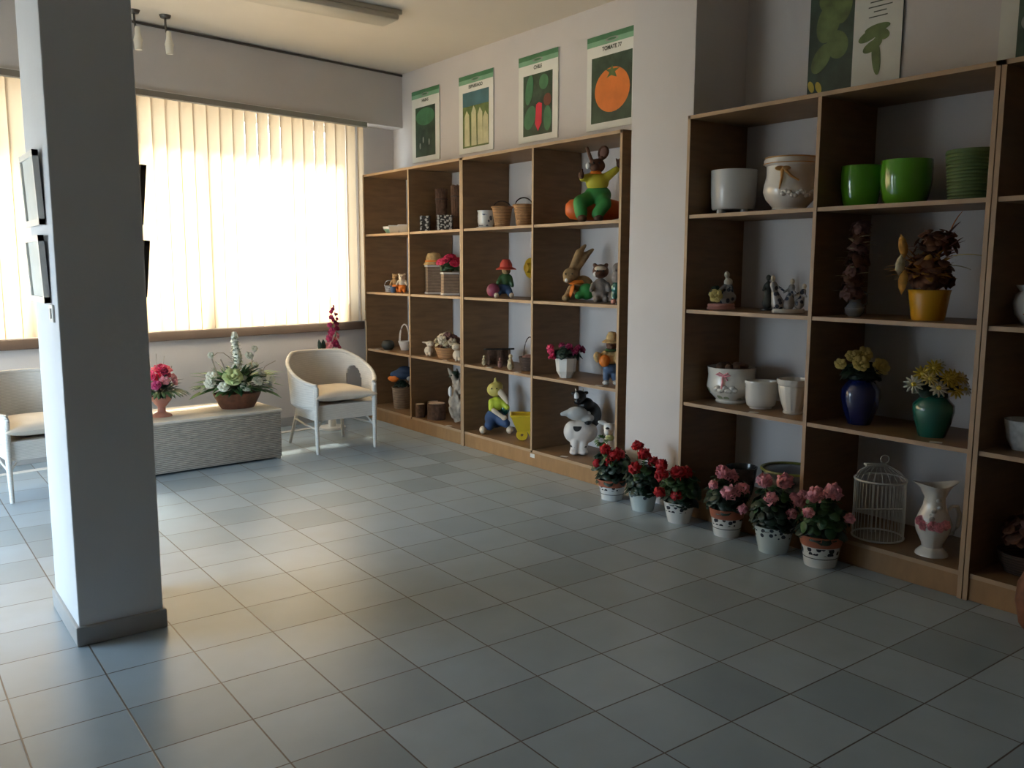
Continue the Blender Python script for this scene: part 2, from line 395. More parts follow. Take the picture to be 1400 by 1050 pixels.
# ------------------------------------------------------------------ blinds
def blind(s0, s1, label):
    c = wpt((s0 + s1) / 2, .175, 0)
    t = thing('vertical_blind', label, 'window blind', (c.x, c.y, 0), WANG, 'vertical blinds on the window')
    w = s1 - s0
    m = MB(); m.box((0, 0, 2.945), (w, .05, .028), bev=.004); m.box((0, -.033, 2.930), (w, .014, .060), bev=.003); m.build('headrail', 'metal', t, smooth=False)
    m = MB(); m.box((0, -.043, 2.957), (w, .004, .006)); m.box((0, -.043, 2.905), (w, .004, .006)); m.build('headrail_lip', 'metal_light', t, smooth=False)
    m = MB(); n = int(w / .118); st = w / n
    for i in range(n):
        x = -w / 2 + (i + .5) * st
        a = R(11 + random.uniform(-4, 4)); 
        if i in (n - 1,): a = R(28)
        hw = .0675; top = 2.915; bot = 1.0 + random.uniform(-.004, .004)
        rows = []
        for z in (bot, (bot + top) / 2, top):
            row = []
            for k in range(-3, 4):
                u = k / 3 * hw; bow = .006 * (1 - (k / 3) ** 2)
                row.append(m.bm.verts.new((x + u * math.cos(a) - bow * math.sin(a), u * math.sin(a) + bow * math.cos(a), z)))
            rows.append(row)
        for a_, b_ in zip(rows, rows[1:]):
            for k in range(6): m.bm.faces.new((a_[k], a_[k + 1], b_[k + 1], b_[k]))
    m.build('slats', 'slat', t, auto=60)
    return t
blind(.49, 2.88, 'cream vertical blind right of the grey column, glowing with daylight')
blind(2.882, 5.6, 'cream vertical blind left of the grey column, glowing with daylight')

# ------------------------------------------------------------------ shelf units
TH = .022
def shelf_unit(label, xf, y0, y1, zs, kick_h=.108):
    """two-bay open bookcase, y0 nearer the camera; back is left open to the wall"""
    ym = (y0 + y1) / 2
    t = thing('shelf_unit', label, 'shelving unit', ((xf + XW) / 2, ym, 0), 0, 'open wooden shelving along the wall')
    dx = XW - .004 - xf; cx = xf + dx / 2 - (xf + XW) / 2; H = zs[0] + TH / 2
    def edged(nm, c, d, ax):
        o = MB().box(c, d).build(nm, 'wood', t, smooth=False)
        e = MB(); ec = (c[0] - d[0] / 2 - .0012, c[1], c[2]); e.box(ec, (.0024, d[1] - .0008, d[2] - .0008)); e.build('edge_band', 'wood_edge', o, smooth=False)
    for s, y in ((1, y0 + TH / 2), (1, y1 - TH / 2)): edged('side_panel', (cx, y - ym, (H) / 2), (dx, TH, H), 0)
    edged('divider', (cx, 0, (H + .12) / 2), (dx - .01, TH, H - .13), 0)
    w = (y1 - y0) / 2 - TH * 1.5
    for z in zs:
        if z == zs[0]:
            edged('top_panel', (cx, 0, z), (dx, (y1 - y0), TH), 0); continue
        for s in (-1, 1):
            edged('shelf', (cx + .004, s * (w / 2 + TH / 2), z), (dx - .012, w, TH), 0)
    MB().box((cx - dx / 2 + .018, 0, (zs[-1] - TH / 2) / 2 + .001), (.018, y1 - y0 - 2 * TH, zs[-1] - TH / 2 - .002)).build('kick_board', 'wood_kick', t, smooth=False)
    return t
ZS = [2.437, 1.853, 1.281, .706, .120]
XL, XR = 3.467, 3.419
shelf_unit('brown shelf unit in the corner beside the window', XL, 2.782, 4.560, ZS)
shelf_unit('brown shelf unit left of the white wall pillar', XL, .846, 2.778, ZS)
shelf_unit('brown shelf unit right of the white wall pillar', XR, -1.563, .236, ZS)
shelf_unit('brown shelf unit at the right edge of the photo', XR, -3.37, -1.567, ZS)
Z1, Z2, Z3, Z4 = [z + TH / 2 + .0005 for z in ZS[1:]]
ZT = ZS[0] + TH / 2 + .0005

# ------------------------------------------------------------------ vessels
def wall_prof(outer, th=.006):
    """closed vessel profile from an outer profile (bottom to top)"""
    inner = [(max(r - th, .004), z) for r, z in reversed(outer)]
    inner = [(r, max(z, outer[0][1] + th)) for r, z in inner]
    return [(0, outer[0][1])] + outer + inner + [(0, outer[0][1] + th)]
def soil(t, r, z, m='soil', sq=(1, 1)):
    MB().lathe([(0, z - .01), (r, z - .01), (r, z), (r * .5, z + .006), (0, z + .008)], seg=20, sq=sq).build('soil', m, t)
def pot(name, label, cat, loc, outer, m, seg=32, th=.006, group=None, rz=-YAW, part='body', **k):
    t = thing(name, label, cat, loc, rz, group)
    MB().lathe(wall_prof(outer, th), seg=seg, **k).build(part, m, t, auto=50 if seg > 12 else 20)
    return t
def ring(t, nm, m, r, z, tr=.004, sq=(1, 1), seg=32):
    pts = [(r * math.cos(2 * PI * i / seg) * sq[0], r * math.sin(2 * PI * i / seg) * sq[1], z) for i in range(seg)]
    mb = MB(); rings = []
    for i in range(seg):
        a = 2 * PI * i / seg; c = Vector(pts[i]); x = Vector((math.cos(a), math.sin(a), 0))
        rings.append([mb.bm.verts.new(c + x * math.cos(2 * PI * k / 8) * tr + Vector((0, 0, 1)) * math.sin(2 * PI * k / 8) * tr) for k in range(8)])
    for i in range(seg):
        a, b = rings[i], rings[(i + 1) % seg]
        for k in range(8): mb.bm.faces.new((a[k], a[(k + 1) % 8], b[(k + 1) % 8], b[k]))
    return mb.build(nm, m, t)
def handle(t, w, z0, h, r=.004, m='wicker_tan', yaw=0, nm='handle'):
    pts = [(w * math.cos(a) * math.cos(yaw), w * math.cos(a) * math.sin(yaw), z0 + h * math.sin(a)) for a in [PI * i / 14 for i in range(15)]]
    return MB().tube(pts, r).build(nm, m, t)

# ------------------------------------------------------------------ flowers
def fol_round(t, c, r, n, size, m='leaf', nm='foliage', zs=1.0, low=-.3):
    mb = MB(); c = Vector(c)
    for i in range(n):
        d = Vector((random.gauss(0, 1), random.gauss(0, 1), random.gauss(0, 1))).normalized()
        if d.z < low: d.z = -d.z * .5
        p = c + Vector((d.x * r, d.y * r, d.z * r * zs)) * random.uniform(.72, 1.05)
        nrm = (d + Vector((0, 0, .5)) + Vector((random.uniform(-.4, .4), random.uniform(-.4, .4), random.uniform(-.2, .4)))).normalized()
        mb.disc(p, nrm, size * random.uniform(.7, 1.15))
    for i in range(n // 3):
        d = Vector((random.gauss(0, 1), random.gauss(0, 1), abs(random.gauss(0, 1)))).normalized()
        mb.disc(c + d * r * .55, d, size * 1.2)
    return mb.build(nm, m, t, solid=.001)
def fol_blade(t, c, r, n, L, W, m='leaf', nm='foliage', zs=.7, up=.3):
    mb = MB(); c = Vector(c)
    for i in range(n):
        a = random.uniform(0, 2 * PI); e = random.uniform(.0, 1.1)
        d = Vector((math.cos(a) * math.cos(e), math.sin(a) * math.cos(e), math.sin(e) * zs + up * .3))
        b = c + d * r * random.uniform(.1, .8)
        mb.leaf(b, d, L * random.uniform(.6, 1.2), W * random.uniform(.7, 1.2), curl=random.uniform(.1, .5))
    return mb.build(nm, m, t, solid=.001)
def ball_flower(t, c, r, m, n=34, nm='flower_head', label=None, pet=.38):
    mb = MB(); c = Vector(c)
    mb.ell(c, r * .5, sub=1)
    for i in range(n):
        z = 1 - 1.75 * (i + .5) / n; a = i * 2.399963
        q = math.sqrt(max(0, 1 - z * z)); d = Vector((q * math.cos(a), q * math.sin(a), z))
        mb.disc(c + d * r * .85, d + Vector((random.uniform(-.9, .9), random.uniform(-.9, .9), random.uniform(-.9, .9))), r * pet * random.uniform(.8, 1.2), cup=.3, n=7, wob=.2)
    return mb.build(nm, m, t, solid=.0008, label=label)
def rose(t, c, d, r, m, nm='rose', label=None):
    mb = MB(); c = Vector(c); d = Vector(d).normalized(); a = d.orthogonal().normalized(); b = d.cross(a)
    for k, (rr, tilt, n) in enumerate(((1.0, .35, 6), (.72, .9, 5), (.42, 1.6, 4))):
        for i in range(n):
            t_ = 2 * PI * (i + k * .4) / n; o = a * math.cos(t_) + b * math.sin(t_)
            mb.disc(c + o * r * rr * .55 + d * r * (.12 * k), (d + o * -tilt * .6), r * .52 * (1 - k * .15), cup=.2, n=8)
    mb.ell(c + d * r * .25, r * .25, sub=1)
    return mb.build(nm, m, t, solid=.0008, label=label)
def daisy(t, c, d, r, pm, cm='petal_yellow', n=11, nm='daisy'):
    mb = MB(); c = Vector(c); d = Vector(d).normalized(); a = d.orthogonal().normalized(); b = d.cross(a)
    for i in range(n):
        t_ = 2 * PI * i / n; o = a * math.cos(t_) + b * math.sin(t_)
        p0 = c + o * r * .18; q = d.cross(o)
        vs = [mb.bm.verts.new(p) for p in (p0 - q * r * .06, c + o * r * .62 - q * r * .16 + d * r * .08, c + o * r - q * r * .05, c + o * r + q * r * .05, c + o * r * .62 + q * r * .16 + d * r * .08, p0 + q * r * .06)]
        mb.bm.faces.new(vs)
    f = mb.build(nm, pm, t, solid=.0008)
    MB().ell(c + d * r * .05, (r * .28,) * 3, sub=1).build('flower_centre', cm, f)
    return f
def stems(t, pts, m='leaf', r=.0025, nm='stem'):
    mb = MB()
    for a, b in pts:
        a = Vector(a); b = Vector(b); mid = a.lerp(b, .5) + Vector((random.uniform(-.01, .01), random.uniform(-.01, .01), .01))
        mb.tube([a, mid, b], r, 5)
    return mb.build(nm, m, t)

# --- six geraniums on the floor
def geranium(label, cat, x, y, h, flowers, fm, pm, rim, pw, ph, fol):
    t = thing('potted_geranium', label, cat, (x, y, 0), -YAW, 'potted geraniums on the floor before the shelves')
    rb, rt = pw * .36, pw * .5
    if rim:
        ob = [(rb, 0), (rb + (rt - rb) * .62, ph * .66), (rb + (rt - rb) * .7, ph * .67)]
        body = MB().lathe([(0, 0)] + ob + [(0, ph * .67)], seg=32).build('pot', pm, t)
        MB().lathe([(rb + (rt - rb) * .68, ph * .66), (rt * 1.0, ph * .90), (rt * 1.06, ph), (rt * .96, ph), (rt * .9, ph * .9), (0, ph * .88)], seg=32).build('pot_rim', 'terracotta', t, label='terracotta rim')
        ring(t, 'painted_line', 'black', rb + (rt - rb) * .28, ph * .30, .0022)
    else:
        MB().lathe(wall_prof([(rb, 0), (rb + (rt - rb) * .6, ph * .55), (rt, ph * .92), (rt * 1.05, ph)], .006), seg=32).build('pot', pm, t)
    soil(t, rt * .86, ph * .93)
    fr, fz = fol
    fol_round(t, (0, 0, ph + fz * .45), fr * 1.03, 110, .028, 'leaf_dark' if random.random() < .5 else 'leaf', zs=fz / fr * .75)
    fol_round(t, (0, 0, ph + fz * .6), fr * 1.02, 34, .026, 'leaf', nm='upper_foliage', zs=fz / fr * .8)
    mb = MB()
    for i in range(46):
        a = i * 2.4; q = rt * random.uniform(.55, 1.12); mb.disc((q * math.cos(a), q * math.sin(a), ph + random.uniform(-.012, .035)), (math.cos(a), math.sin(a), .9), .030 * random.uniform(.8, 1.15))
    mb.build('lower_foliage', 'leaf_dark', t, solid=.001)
    st = []
    for (u, v, r, f) in flowers:      # u right, v height, f forward (towards the camera)
        ball_flower(t, (u, -f, v), r, fm)
        st.append(((u * .3, -f * .3, ph + .03), (u, -f, v - r * .5)))
    stems(t, st, 'leaf_light')
    return t
ZP = .115
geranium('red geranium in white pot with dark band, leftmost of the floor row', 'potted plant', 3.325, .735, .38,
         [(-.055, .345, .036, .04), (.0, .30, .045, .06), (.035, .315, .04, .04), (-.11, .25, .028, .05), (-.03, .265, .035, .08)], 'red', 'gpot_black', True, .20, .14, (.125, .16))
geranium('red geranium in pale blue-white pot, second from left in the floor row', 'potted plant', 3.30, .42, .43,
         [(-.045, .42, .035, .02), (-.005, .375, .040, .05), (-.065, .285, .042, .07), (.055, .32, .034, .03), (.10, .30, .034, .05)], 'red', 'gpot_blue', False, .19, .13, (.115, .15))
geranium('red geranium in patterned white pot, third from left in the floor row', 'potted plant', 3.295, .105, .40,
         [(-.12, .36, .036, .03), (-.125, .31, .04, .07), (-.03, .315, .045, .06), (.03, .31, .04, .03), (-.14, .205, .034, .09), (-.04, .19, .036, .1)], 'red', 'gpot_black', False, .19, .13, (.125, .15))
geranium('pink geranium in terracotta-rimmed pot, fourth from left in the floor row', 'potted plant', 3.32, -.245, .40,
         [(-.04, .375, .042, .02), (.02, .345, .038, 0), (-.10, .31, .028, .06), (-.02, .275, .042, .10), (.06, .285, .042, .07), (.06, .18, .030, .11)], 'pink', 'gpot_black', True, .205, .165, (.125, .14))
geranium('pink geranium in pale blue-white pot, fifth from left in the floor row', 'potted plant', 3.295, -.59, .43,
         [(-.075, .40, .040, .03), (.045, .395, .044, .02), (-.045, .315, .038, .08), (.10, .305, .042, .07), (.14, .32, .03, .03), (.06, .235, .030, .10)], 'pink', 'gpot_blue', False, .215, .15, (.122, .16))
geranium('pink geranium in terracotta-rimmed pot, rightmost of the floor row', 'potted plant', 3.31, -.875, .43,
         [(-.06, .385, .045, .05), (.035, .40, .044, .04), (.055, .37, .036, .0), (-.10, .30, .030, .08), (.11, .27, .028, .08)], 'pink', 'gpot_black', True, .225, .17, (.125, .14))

# ------------------------------------------------------------------ posters
def text_mesh(s, size, name, m, parent, loc, align='CENTER'):
    cu = bpy.data.curves.new(name, 'FONT'); cu.body = s; cu.size = size; cu.align_x = align; cu.align_y = 'CENTER'; cu.extrude = .0004; cu.offset = size * .03
    ob = bpy.data.objects.new(name + '_tmp', cu); COL.objects.link(ob); bpy.context.view_layer.update()
    me = bpy.data.meshes.new_from_object(ob.evaluated_get(bpy.context.evaluated_depsgraph_get()))
    COL.objects.unlink(ob); bpy.data.objects.remove(ob); bpy.data.curves.remove(cu)
    # text lies in XY; stand it up facing -x (reads towards -y)
    me.transform(Matrix(((0, 0, -1, 0), (-1, 0, 0, 0), (0, 1, 0, 0), (0, 0, 0, 1))))
    me.materials.clear(); me.materials.append(M[m])
    o = bpy.data.objects.new(name, me); COL.objects.link(o); o.parent = parent; o.location = loc; return o
def ypanel(t, nm, m, y0, y1, z0, z1, d, th=.0008):      # flat panel on the wall plane, d metres in front of the poster back
    return MB().box((-d, (y0 + y1) / 2, (z0 + z1) / 2), (th, abs(y1 - y0), z1 - z0)).build(nm, m, t, smooth=False)
def yshape(t, nm, m, pts, d, th=.0008):
    mb = MB(); n = len(pts); a = [mb.bm.verts.new((-d - th / 2, y, z)) for y, z in pts]; b = [mb.bm.verts.new((-d + th / 2, y, z)) for y, z in pts]
    mb.bm.faces.new(a); mb.bm.faces.new(list(reversed(b)))
    for i in range(n): mb.bm.faces.new((a[i], b[i], b[(i + 1) % n], a[(i + 1) % n]))
    return mb.build(nm, m, t, smooth=False)
def oval(cy, cz, ry, rz, n=28, rot=0, k=1.0):
    out = []
    for i in range(n):
        a = 2 * PI * i / n; y = ry * math.cos(a); z = rz * math.sin(a)
        out.append((cy + y * math.cos(rot) - z * math.sin(rot), cz + y * math.sin(rot) + z * math.cos(rot)))
    return out
def poster(label, yl, yr, z0, z1, title):                # yl > yr : left edge as seen
    t = thing('seed_poster', label, 'poster', (XW - .012, (yl + yr) / 2, z0), 0, 'vegetable posters above the left shelves')
    w = yl - yr; h = z1 - z0
    MB().box((.004, 0, h / 2), (.008, w, h)).build('sheet', 'paper', t, smooth=False)
    ypanel(t, 'header_band', 'print_green', -w / 2, w / 2, h * .945, h, .001)
    ypanel(t, 'header_stripe', 'print_green_light', -w / 2, w / 2, h * .89, h * .945, .001)
    yshape(t, 'emblem', 'print_grey', oval(0, h * .93, w * .13, h * .022), .002)
    yshape(t, 'emblem_centre', 'print_green', oval(0, h * .93, w * .09, h * .012), .003)
    text_mesh(title, h * .058, 'title', 'print_ink', t, (-.0015, 0, h * .845))
    return t, w, h
PB = ZT + .002
PH = 2.578
t, w, h = poster('small poster with dark green plant picture, leftmost above the shelves', 4.385, 3.87, PH, 3.268, 'HABAS')
ypanel(t, 'picture', 'print_dark', -w * .36, w * .36, h * .07, h * .76, .001)
yshape(t, 'foliage_picture', 'print_green', oval(0, h * .62, w * .34, h * .12), .002)
for y, z in ((.04, .30), (-.07, .26), (.1, .22)): yshape(t, 'pod_picture', 'print_grey', oval(y, h * z, .012, .03), .002)
t, w, h = poster('poster with white asparagus spears under blue sky', 3.525, 2.98, PH, 3.268, 'ESPARRAGO')
ypanel(t, 'picture', 'print_leaf', -w * .38, w * .38, h * .07, h * .78, .001)
ypanel(t, 'sky_picture', 'print_blue', -w * .38, w * .38, h * .60, h * .78, .002)
for y, hh in ((.13, .55), (.02, .60), (-.08, .56), (-.165, .50)):
    yshape(t, 'asparagus_spear_picture', 'print_cream', [(y + .045, h * .09), (y + .045, h * hh * .85), (y + .01, h * hh), (y - .03, h * hh * .88), (y - .04, h * .09)], .003)
t, w, h = poster('poster with one red chilli among green leaves', 2.61, 2.092, PH, 3.274, 'CHILE')
ypanel(t, 'picture', 'print_dark', -w * .37, w * .37, h * .07, h * .77, .001)
yshape(t, 'chilli_picture', 'print_red', [(.015, h * .42), (.03, h * .2), (-.01, h * .11), (-.055, h * .2), (-.06, h * .42), (-.02, h * .44)], .003)
for y, z, a, b, r in ((.11, .60, .05, .12, .2), (-.08, .66, .06, .06, 0), (.10, .28, .07, .1, .5), (-.13, .24, .05, .1, 0)): yshape(t, 'leaf_picture', 'print_green', oval(y, h * z, a, b, rot=r), .002)
yshape(t, 'pepper_picture', mm('print_rust', (.16, .05, .03), .5), oval(-.13, h * .45, .05, .05), .002)
t, w, h = poster('poster with a large orange tomato on dark ground', 1.745, 1.20, PH, 3.262, 'TOMATE 77')
ypanel(t, 'picture', 'print_dark', -w * .40, w * .40, h * .07, h * .77, .001)
yshape(t, 'tomato_picture', 'print_orange', oval(-.01, h * .40, w * .345, h * .235), .002)
yshape(t, 'calyx_picture', 'print_leaf', [(.06, h * .62), (.02, h * .58), (.05, h * .53), (0, h * .55), (-.06, h * .52), (-.04, h * .58), (-.09, h * .61), (-.02, h * .615), (-.01, h * .65), (.01, h * .62)], .003)
# right posters
t = thing('seed_poster', 'large double poster with cucumber drawing above the right shelves', 'poster', (XW - .012, -.505, PB), 0)
w, h = .575, .74
MB().box((.004, 0, h / 2), (.008, w, h)).build('sheet', 'print_teal', t, smooth=False)
ypanel(t, 'plant_photo', 'print_dark', -.005, w / 2, .10, h, .001)
ypanel(t, 'text_page', 'paper_old', -w / 2, 0, .055, h, .0015)
for y, z, a, b, r in ((.16, .50, .10, .12, .3), (.10, .36, .09, .08, -.4), (.20, .30, .07, .09, .6), (.07, .56, .07, .09, .2), (.14, .62, .12, .08, 0)): yshape(t, 'leaf_picture', 'print_leaf', oval(y, z, a * .75, b, rot=r), .002 + random.random() * .001)
for y, z in ((.26, .15), (.21, .14)): yshape(t, 'blossom_picture', 'print_yellow', oval(y, z, .018, .035, rot=-.4), .0035)
for y, z, a, b, r in ((-.10, .37, .07, .028, -.35), (-.12, .31, .06, .028, -.4), (-.17, .365, .05, .03, .3), (-.145, .40, .075, .022, -.1), (-.145, .25, .026, .10, -.12)):
    yshape(t, 'cucumber_picture', 'print_leaf', oval(y, z, a, b, rot=r), .003 + random.random() * .001)
for i, (ww, sh) in enumerate(((.11, 0), (.075, -.01), (.14, -.01), (.10, .0), (.12, -.01))): ypanel(t, 'text_line', 'print_ink', -.145 + sh - ww / 2, -.145 + sh + ww / 2, .46 + i * .026, .466 + i * .026, .003)
t = thing('seed_poster', 'white-bordered poster with dark picture at upper right corner', 'poster', (XW - .012, -1.60, PB), 0)
w, h = .60, .74
MB().box((.004, 0, h / 2), (.008, w, h)).build('sheet', 'paper_old', t, smooth=False)
ypanel(t, 'picture', 'print_dark', -w / 2 + .05, w / 2 - .085, .11, h - .05, .001)
ypanel(t, 'footer_band', 'print_leaf', -w / 2, w / 2, 0, .055, .001)
for y, z in ((.13, .27), (.08, .42), (-.05, .3)): yshape(t, 'leaf_picture', 'print_grey', oval(y, z, .07, .05), .002)

# ------------------------------------------------------------------ ceiling lamp and spots
t = thing('ceiling_light', 'long beige ceiling lamp with rounded end, switched off', 'lamp', (2.0, 2.72, CZ), 0)
MB().box((0, 0, -.02), (1.66, .22, .038), bev=.01).build('base', 'fixture', t)
m = MB(); m.box((0, 0, -.062), (1.60, .25, .05), bev=.024); m.build('diffuser', 'fixture', t)
def spot(label, x, y):
    t = thing('ceiling_spotlight', label, 'lamp', (x, y, CZ), 0, 'spotlights on the ceiling before the window')
    MB().lathe([(0, -.022), (.035, -.022), (.045, 0), (0, 0)], seg=20).build('canopy', 'dark_metal', t)
    MB().tube([(0, 0, -.02), (0, 0, -.085), (.006, 0, -.13)], .009).build('arm', 'dark_metal', t)
    MB().lathe([(0, 0), (.018, 0), (.020, -.05), (.034, -.10), (.030, -.115), (.026, -.17), (0, -.172)], (.018, -.01, -.12), seg=20).build('shade', 'frosted', t)
    MB().tube([(.002, 0, -.12), (.018, -.01, -.125)], .012).build('joint', 'dark_metal', t)
spot('small white spotlight on dark arm, the one fully clear of the column', 1.43, 3.86)
spot('small white spotlight on dark arm, half hidden by the column edge', 1.20, 3.86)

# ------------------------------------------------------------------ frames on the column
def frame(label, x, sgn, y0, y1, z0, z1, tilt):
    t = thing('picture_frame', label, 'picture', (x, (y0 + y1) / 2, z0), 0, 'picture frames on the column')
    w = y1 - y0; h = z1 - z0; mb = MB()
    a = sgn * tilt
    for c, d in (((0, 0, .012), (.022, w, .024)), ((0, 0, h - .012), (.022, w, .024)), ((0, -w / 2 + .012, h / 2), (.022, .024, h)), ((0, w / 2 - .012, h / 2), (.022, .024, h))):
        mb.box((sgn * (.013 + tilt * c[2]), c[1], c[2]), d, (0, a, 0))
    mb.build('frame', 'dark_metal' if sgn > 0 else 'white_paint', t, smooth=False)
    MB().box((sgn * (.009 + tilt * h / 2), 0, h / 2), (.012, w - .04, h - .04), (0, a, 0)).build('picture', 'print_grey' if sgn > 0 else 'paper', t, smooth=False)
frame('upper white picture frame on the left face of the column', CX0 - .001, -1, .46, .80, 1.71, 2.0, .035)
frame('lower white picture frame on the left face of the column', CX0 - .001, -1, .46, .80, 1.40, 1.67, .035)
frame('upper dark picture frame on the right face of the column', CX1 + .001, 1, .42, .76, 1.72, 1.965, .10)
frame('lower dark picture frame on the right face of the column', CX1 + .001, 1, .42, .76, 1.42, 1.655, .10)
t = thing('switch_plate', 'small white switch plate low on the left face of the column', 'switch', (CX0 - .0005, .44, 1.325), 0)
MB().box((-.004, 0, .035), (.008, .08, .07), bev=.002).build('plate', 'white_paint', t); MB().box((-.010, 0, .035), (.005, .03, .04)).build('rocker', 'white', t)

# ------------------------------------------------------------------ wicker chairs
def wicker_chair(label, loc, rz, hole):
    t = thing('wicker_armchair', label, 'chair', loc, rz, 'white wicker tub chairs by the window')
    # shell: U-shaped wall, s from front-left arm round the back to front-right arm
    NS, NH = 120, 30
    def upt(s):
        a = (PI + .73) - s * (PI + 1.46)
        x = .345 * math.cos(a); y = .24 + .36 * math.sin(a)
        return x, y
    def top(s):
        k = math.sin(PI * s); return .575 + .225 * min(1, k * 1.12) ** 1.5
    mb = MB(); g = []
    for i in range(NS + 1):
        s = .0 + i / NS; x, y = upt(s); row = []
        for j in range(NH + 1):
            q = j / NH; z = .395 + (top(s) - .395) * q
            fl = .035 * q * math.sin(PI * s)
            row.append(mb.bm.verts.new((x * (1 + .02 * q + .05 * q * math.sin(PI * s)), y + fl, z)))
        g.append(row)
    for i in range(NS):
        for j in range(NH):
            s = (i + .5) / NS; q = (j + .5) / NH
            if hole and ((s - .725) / .050) ** 2 + ((q - .40) / .36) ** 2 < 1: continue
            mb.bm.faces.new((g[i][j], g[i + 1][j], g[i + 1][j + 1], g[i][j + 1]))
    mb.build('backrest', 'wicker_white', t, solid=.018)
    rim = []
    for i in range(0, NS + 1, 3):
        s = i / NS; x, y = upt(s); rim.append((x * (1.02 + .05 * math.sin(PI * s)), y + .035 * math.sin(PI * s), top(s)))
    rim = [(rim[0][0], -.005, .50), (rim[0][0], -.012, .555)] + rim + [(rim[-1][0], -.012, .555), (rim[-1][0], -.005, .50)]
    MB().tube(rim, .017, 10).build('arm_rim', 'wicker_white', t)
    # seat pan and apron
    pts = [upt(i / 40) for i in range(41)]
    MB().prism([(x * .97, max(y, .0)) for x, y in pts], .375, .41).build('seat', 'wicker_white', t, smooth=False)
    mb = MB(); n = 20
    mb.box((0, .012, .345), (.52, .016, .12)); mb.box((-.262, .20, .345), (.016, .38, .12)); mb.box((.262, .20, .345), (.016, .38, .12))
    mb.build('apron', 'wicker_white', t, smooth=False)
    for sx in (-1, 1):
        MB().tube([(sx * .266, .0, .57), (sx * .266, .0, .40), (sx * .264, .0, .2), (sx * .262, -.003, .008)], [.020, .022, .018, .014], 10).build('leg', 'wicker_white', t)
        MB().tube([(sx * .20, .50, .39), (sx * .215, .54, .25), (sx * .255, .60, .008)], [.018, .016, .013], 10).build('leg', 'wicker_white', t)
        MB().tube([(sx * .266, .02, .20), (sx * .215, .02, .27), (sx * .19, .02, .29)], .007, 8).build('brace', 'wicker_white', t)
        MB().tube([(sx * .268, .01, .22), (sx * .24, .30, .215), (sx * .22, .545, .23)], .008, 8).build('stretcher', 'wicker_white', t)
    # cushion
    mb = MB(); N = 22; gt, gb = [], []
    for i in range(N + 1):
        rt, rb = [], []
        for j in range(N + 1):
            u = 2 * i / N - 1; v = 2 * j / N - 1
            pin = 1 + .10 * (abs(u) * abs(v)) ** 2 - .05 * (1 - abs(u) ** 2) * (abs(v) ** 4) - .05 * (1 - abs(v) ** 2) * (abs(u) ** 4)
            hgt = .062 * ((1 - abs(u) ** 3.2) * (1 - abs(v) ** 3.2)) ** .5
            x = u * .268 * pin; y = .235 + v * .265 * pin
            rt.append(mb.bm.verts.new((x, y, .475 + hgt))); rb.append(mb.bm.verts.new((x, y, .475 - hgt * .85 - (.0 if hgt > 1e-6 else 0))) if 0 < i < N and 0 < j < N else rt[-1])
        gt.append(rt); gb.append(rb)
    for i in range(N):
        for j in range(N):
            mb.bm.faces.new((gt[i][j], gt[i + 1][j], gt[i + 1][j + 1], gt[i][j + 1]))
            q = (gb[i][j], gb[i][j + 1], gb[i + 1][j + 1], gb[i + 1][j])
            try: mb.bm.faces.new(q)
            except ValueError: pass
    c = mb.build('seat_cushion', 'cushion', t, sub=1, label='cream seat cushion')
    return t
wicker_chair('white wicker tub chair with cream cushion right of the wicker chest', (2.545, 3.145, 0), R(0), True)
wicker_chair('white wicker tub chair with cream cushion at the left edge of the photo', (.31, 2.96, 0), R(6), False)

# ------------------------------------------------------------------ wicker chest and arrangements on it
BRZ = R(4)
t = thing('wicker_chest', 'long low wicker chest with pale lid under the window', 'chest', (1.40, 3.48, 0), BRZ)
MB().box((0, 0, .20), (1.18, .60, .37), bev=.012).build('body', 'wicker_chest', t)
for sx in (-1, 1):
    for sy in (-1, 1): MB().box((sx * .565, sy * .275, .0075), (.03, .03, .015)).build('foot', 'wicker_chest', t)
MB().box((0, 0, .397), (1.20, .62, .026), bev=.010).build('lid', 'cushion', t, label='pale lid')
MB().tube([(-.6, .315, .402), (.6, .315, .402)], .010).build('hinge_rail', 'wicker_white', t)
BZ = .4105
# oval basket with white flowers
t = thing('flower_arrangement', 'large arrangement of white and green flowers in brown oval basket', 'flower arrangement', (1.745, 3.47, BZ), 0)
MB().lathe(wall_prof([(.13, 0), (.15, .03), (.185, .10), (.195, .125)], .01), seg=36, sq=(1.0, .68)).build('basket', 'basketbrown', t)
fol_blade(t, (0, 0, .15), .20, 210, .15, .040, 'leaf', nm='foliage', zs=.8)
mb = MB()
for i in range(70):
    a = random.uniform(0, 2 * PI); d = Vector((math.cos(a), math.sin(a) * .7, random.uniform(.05, .7)))
    mb.leaf(Vector((0, 0, .14)) + d * .14, d, random.uniform(.11, .215) * (.6 + .55 * abs(math.cos(a))), random.uniform(.035, .07), curl=random.uniform(.15, .45))
mb.build('outer_leaves', 'leaf_light', t, solid=.001)
mb = MB()
for d, L in (((1, -.1, .12), .22), ((1, .2, -.05), .18), ((-1, -.1, .0), .24), ((.8, -.5, -.1), .2)): mb.leaf(Vector(d).normalized() * .16 + Vector((0, 0, .16)), d, L, .11, curl=.25)
mb.build('broad_leaves', 'leaf_light', t, solid=.001)
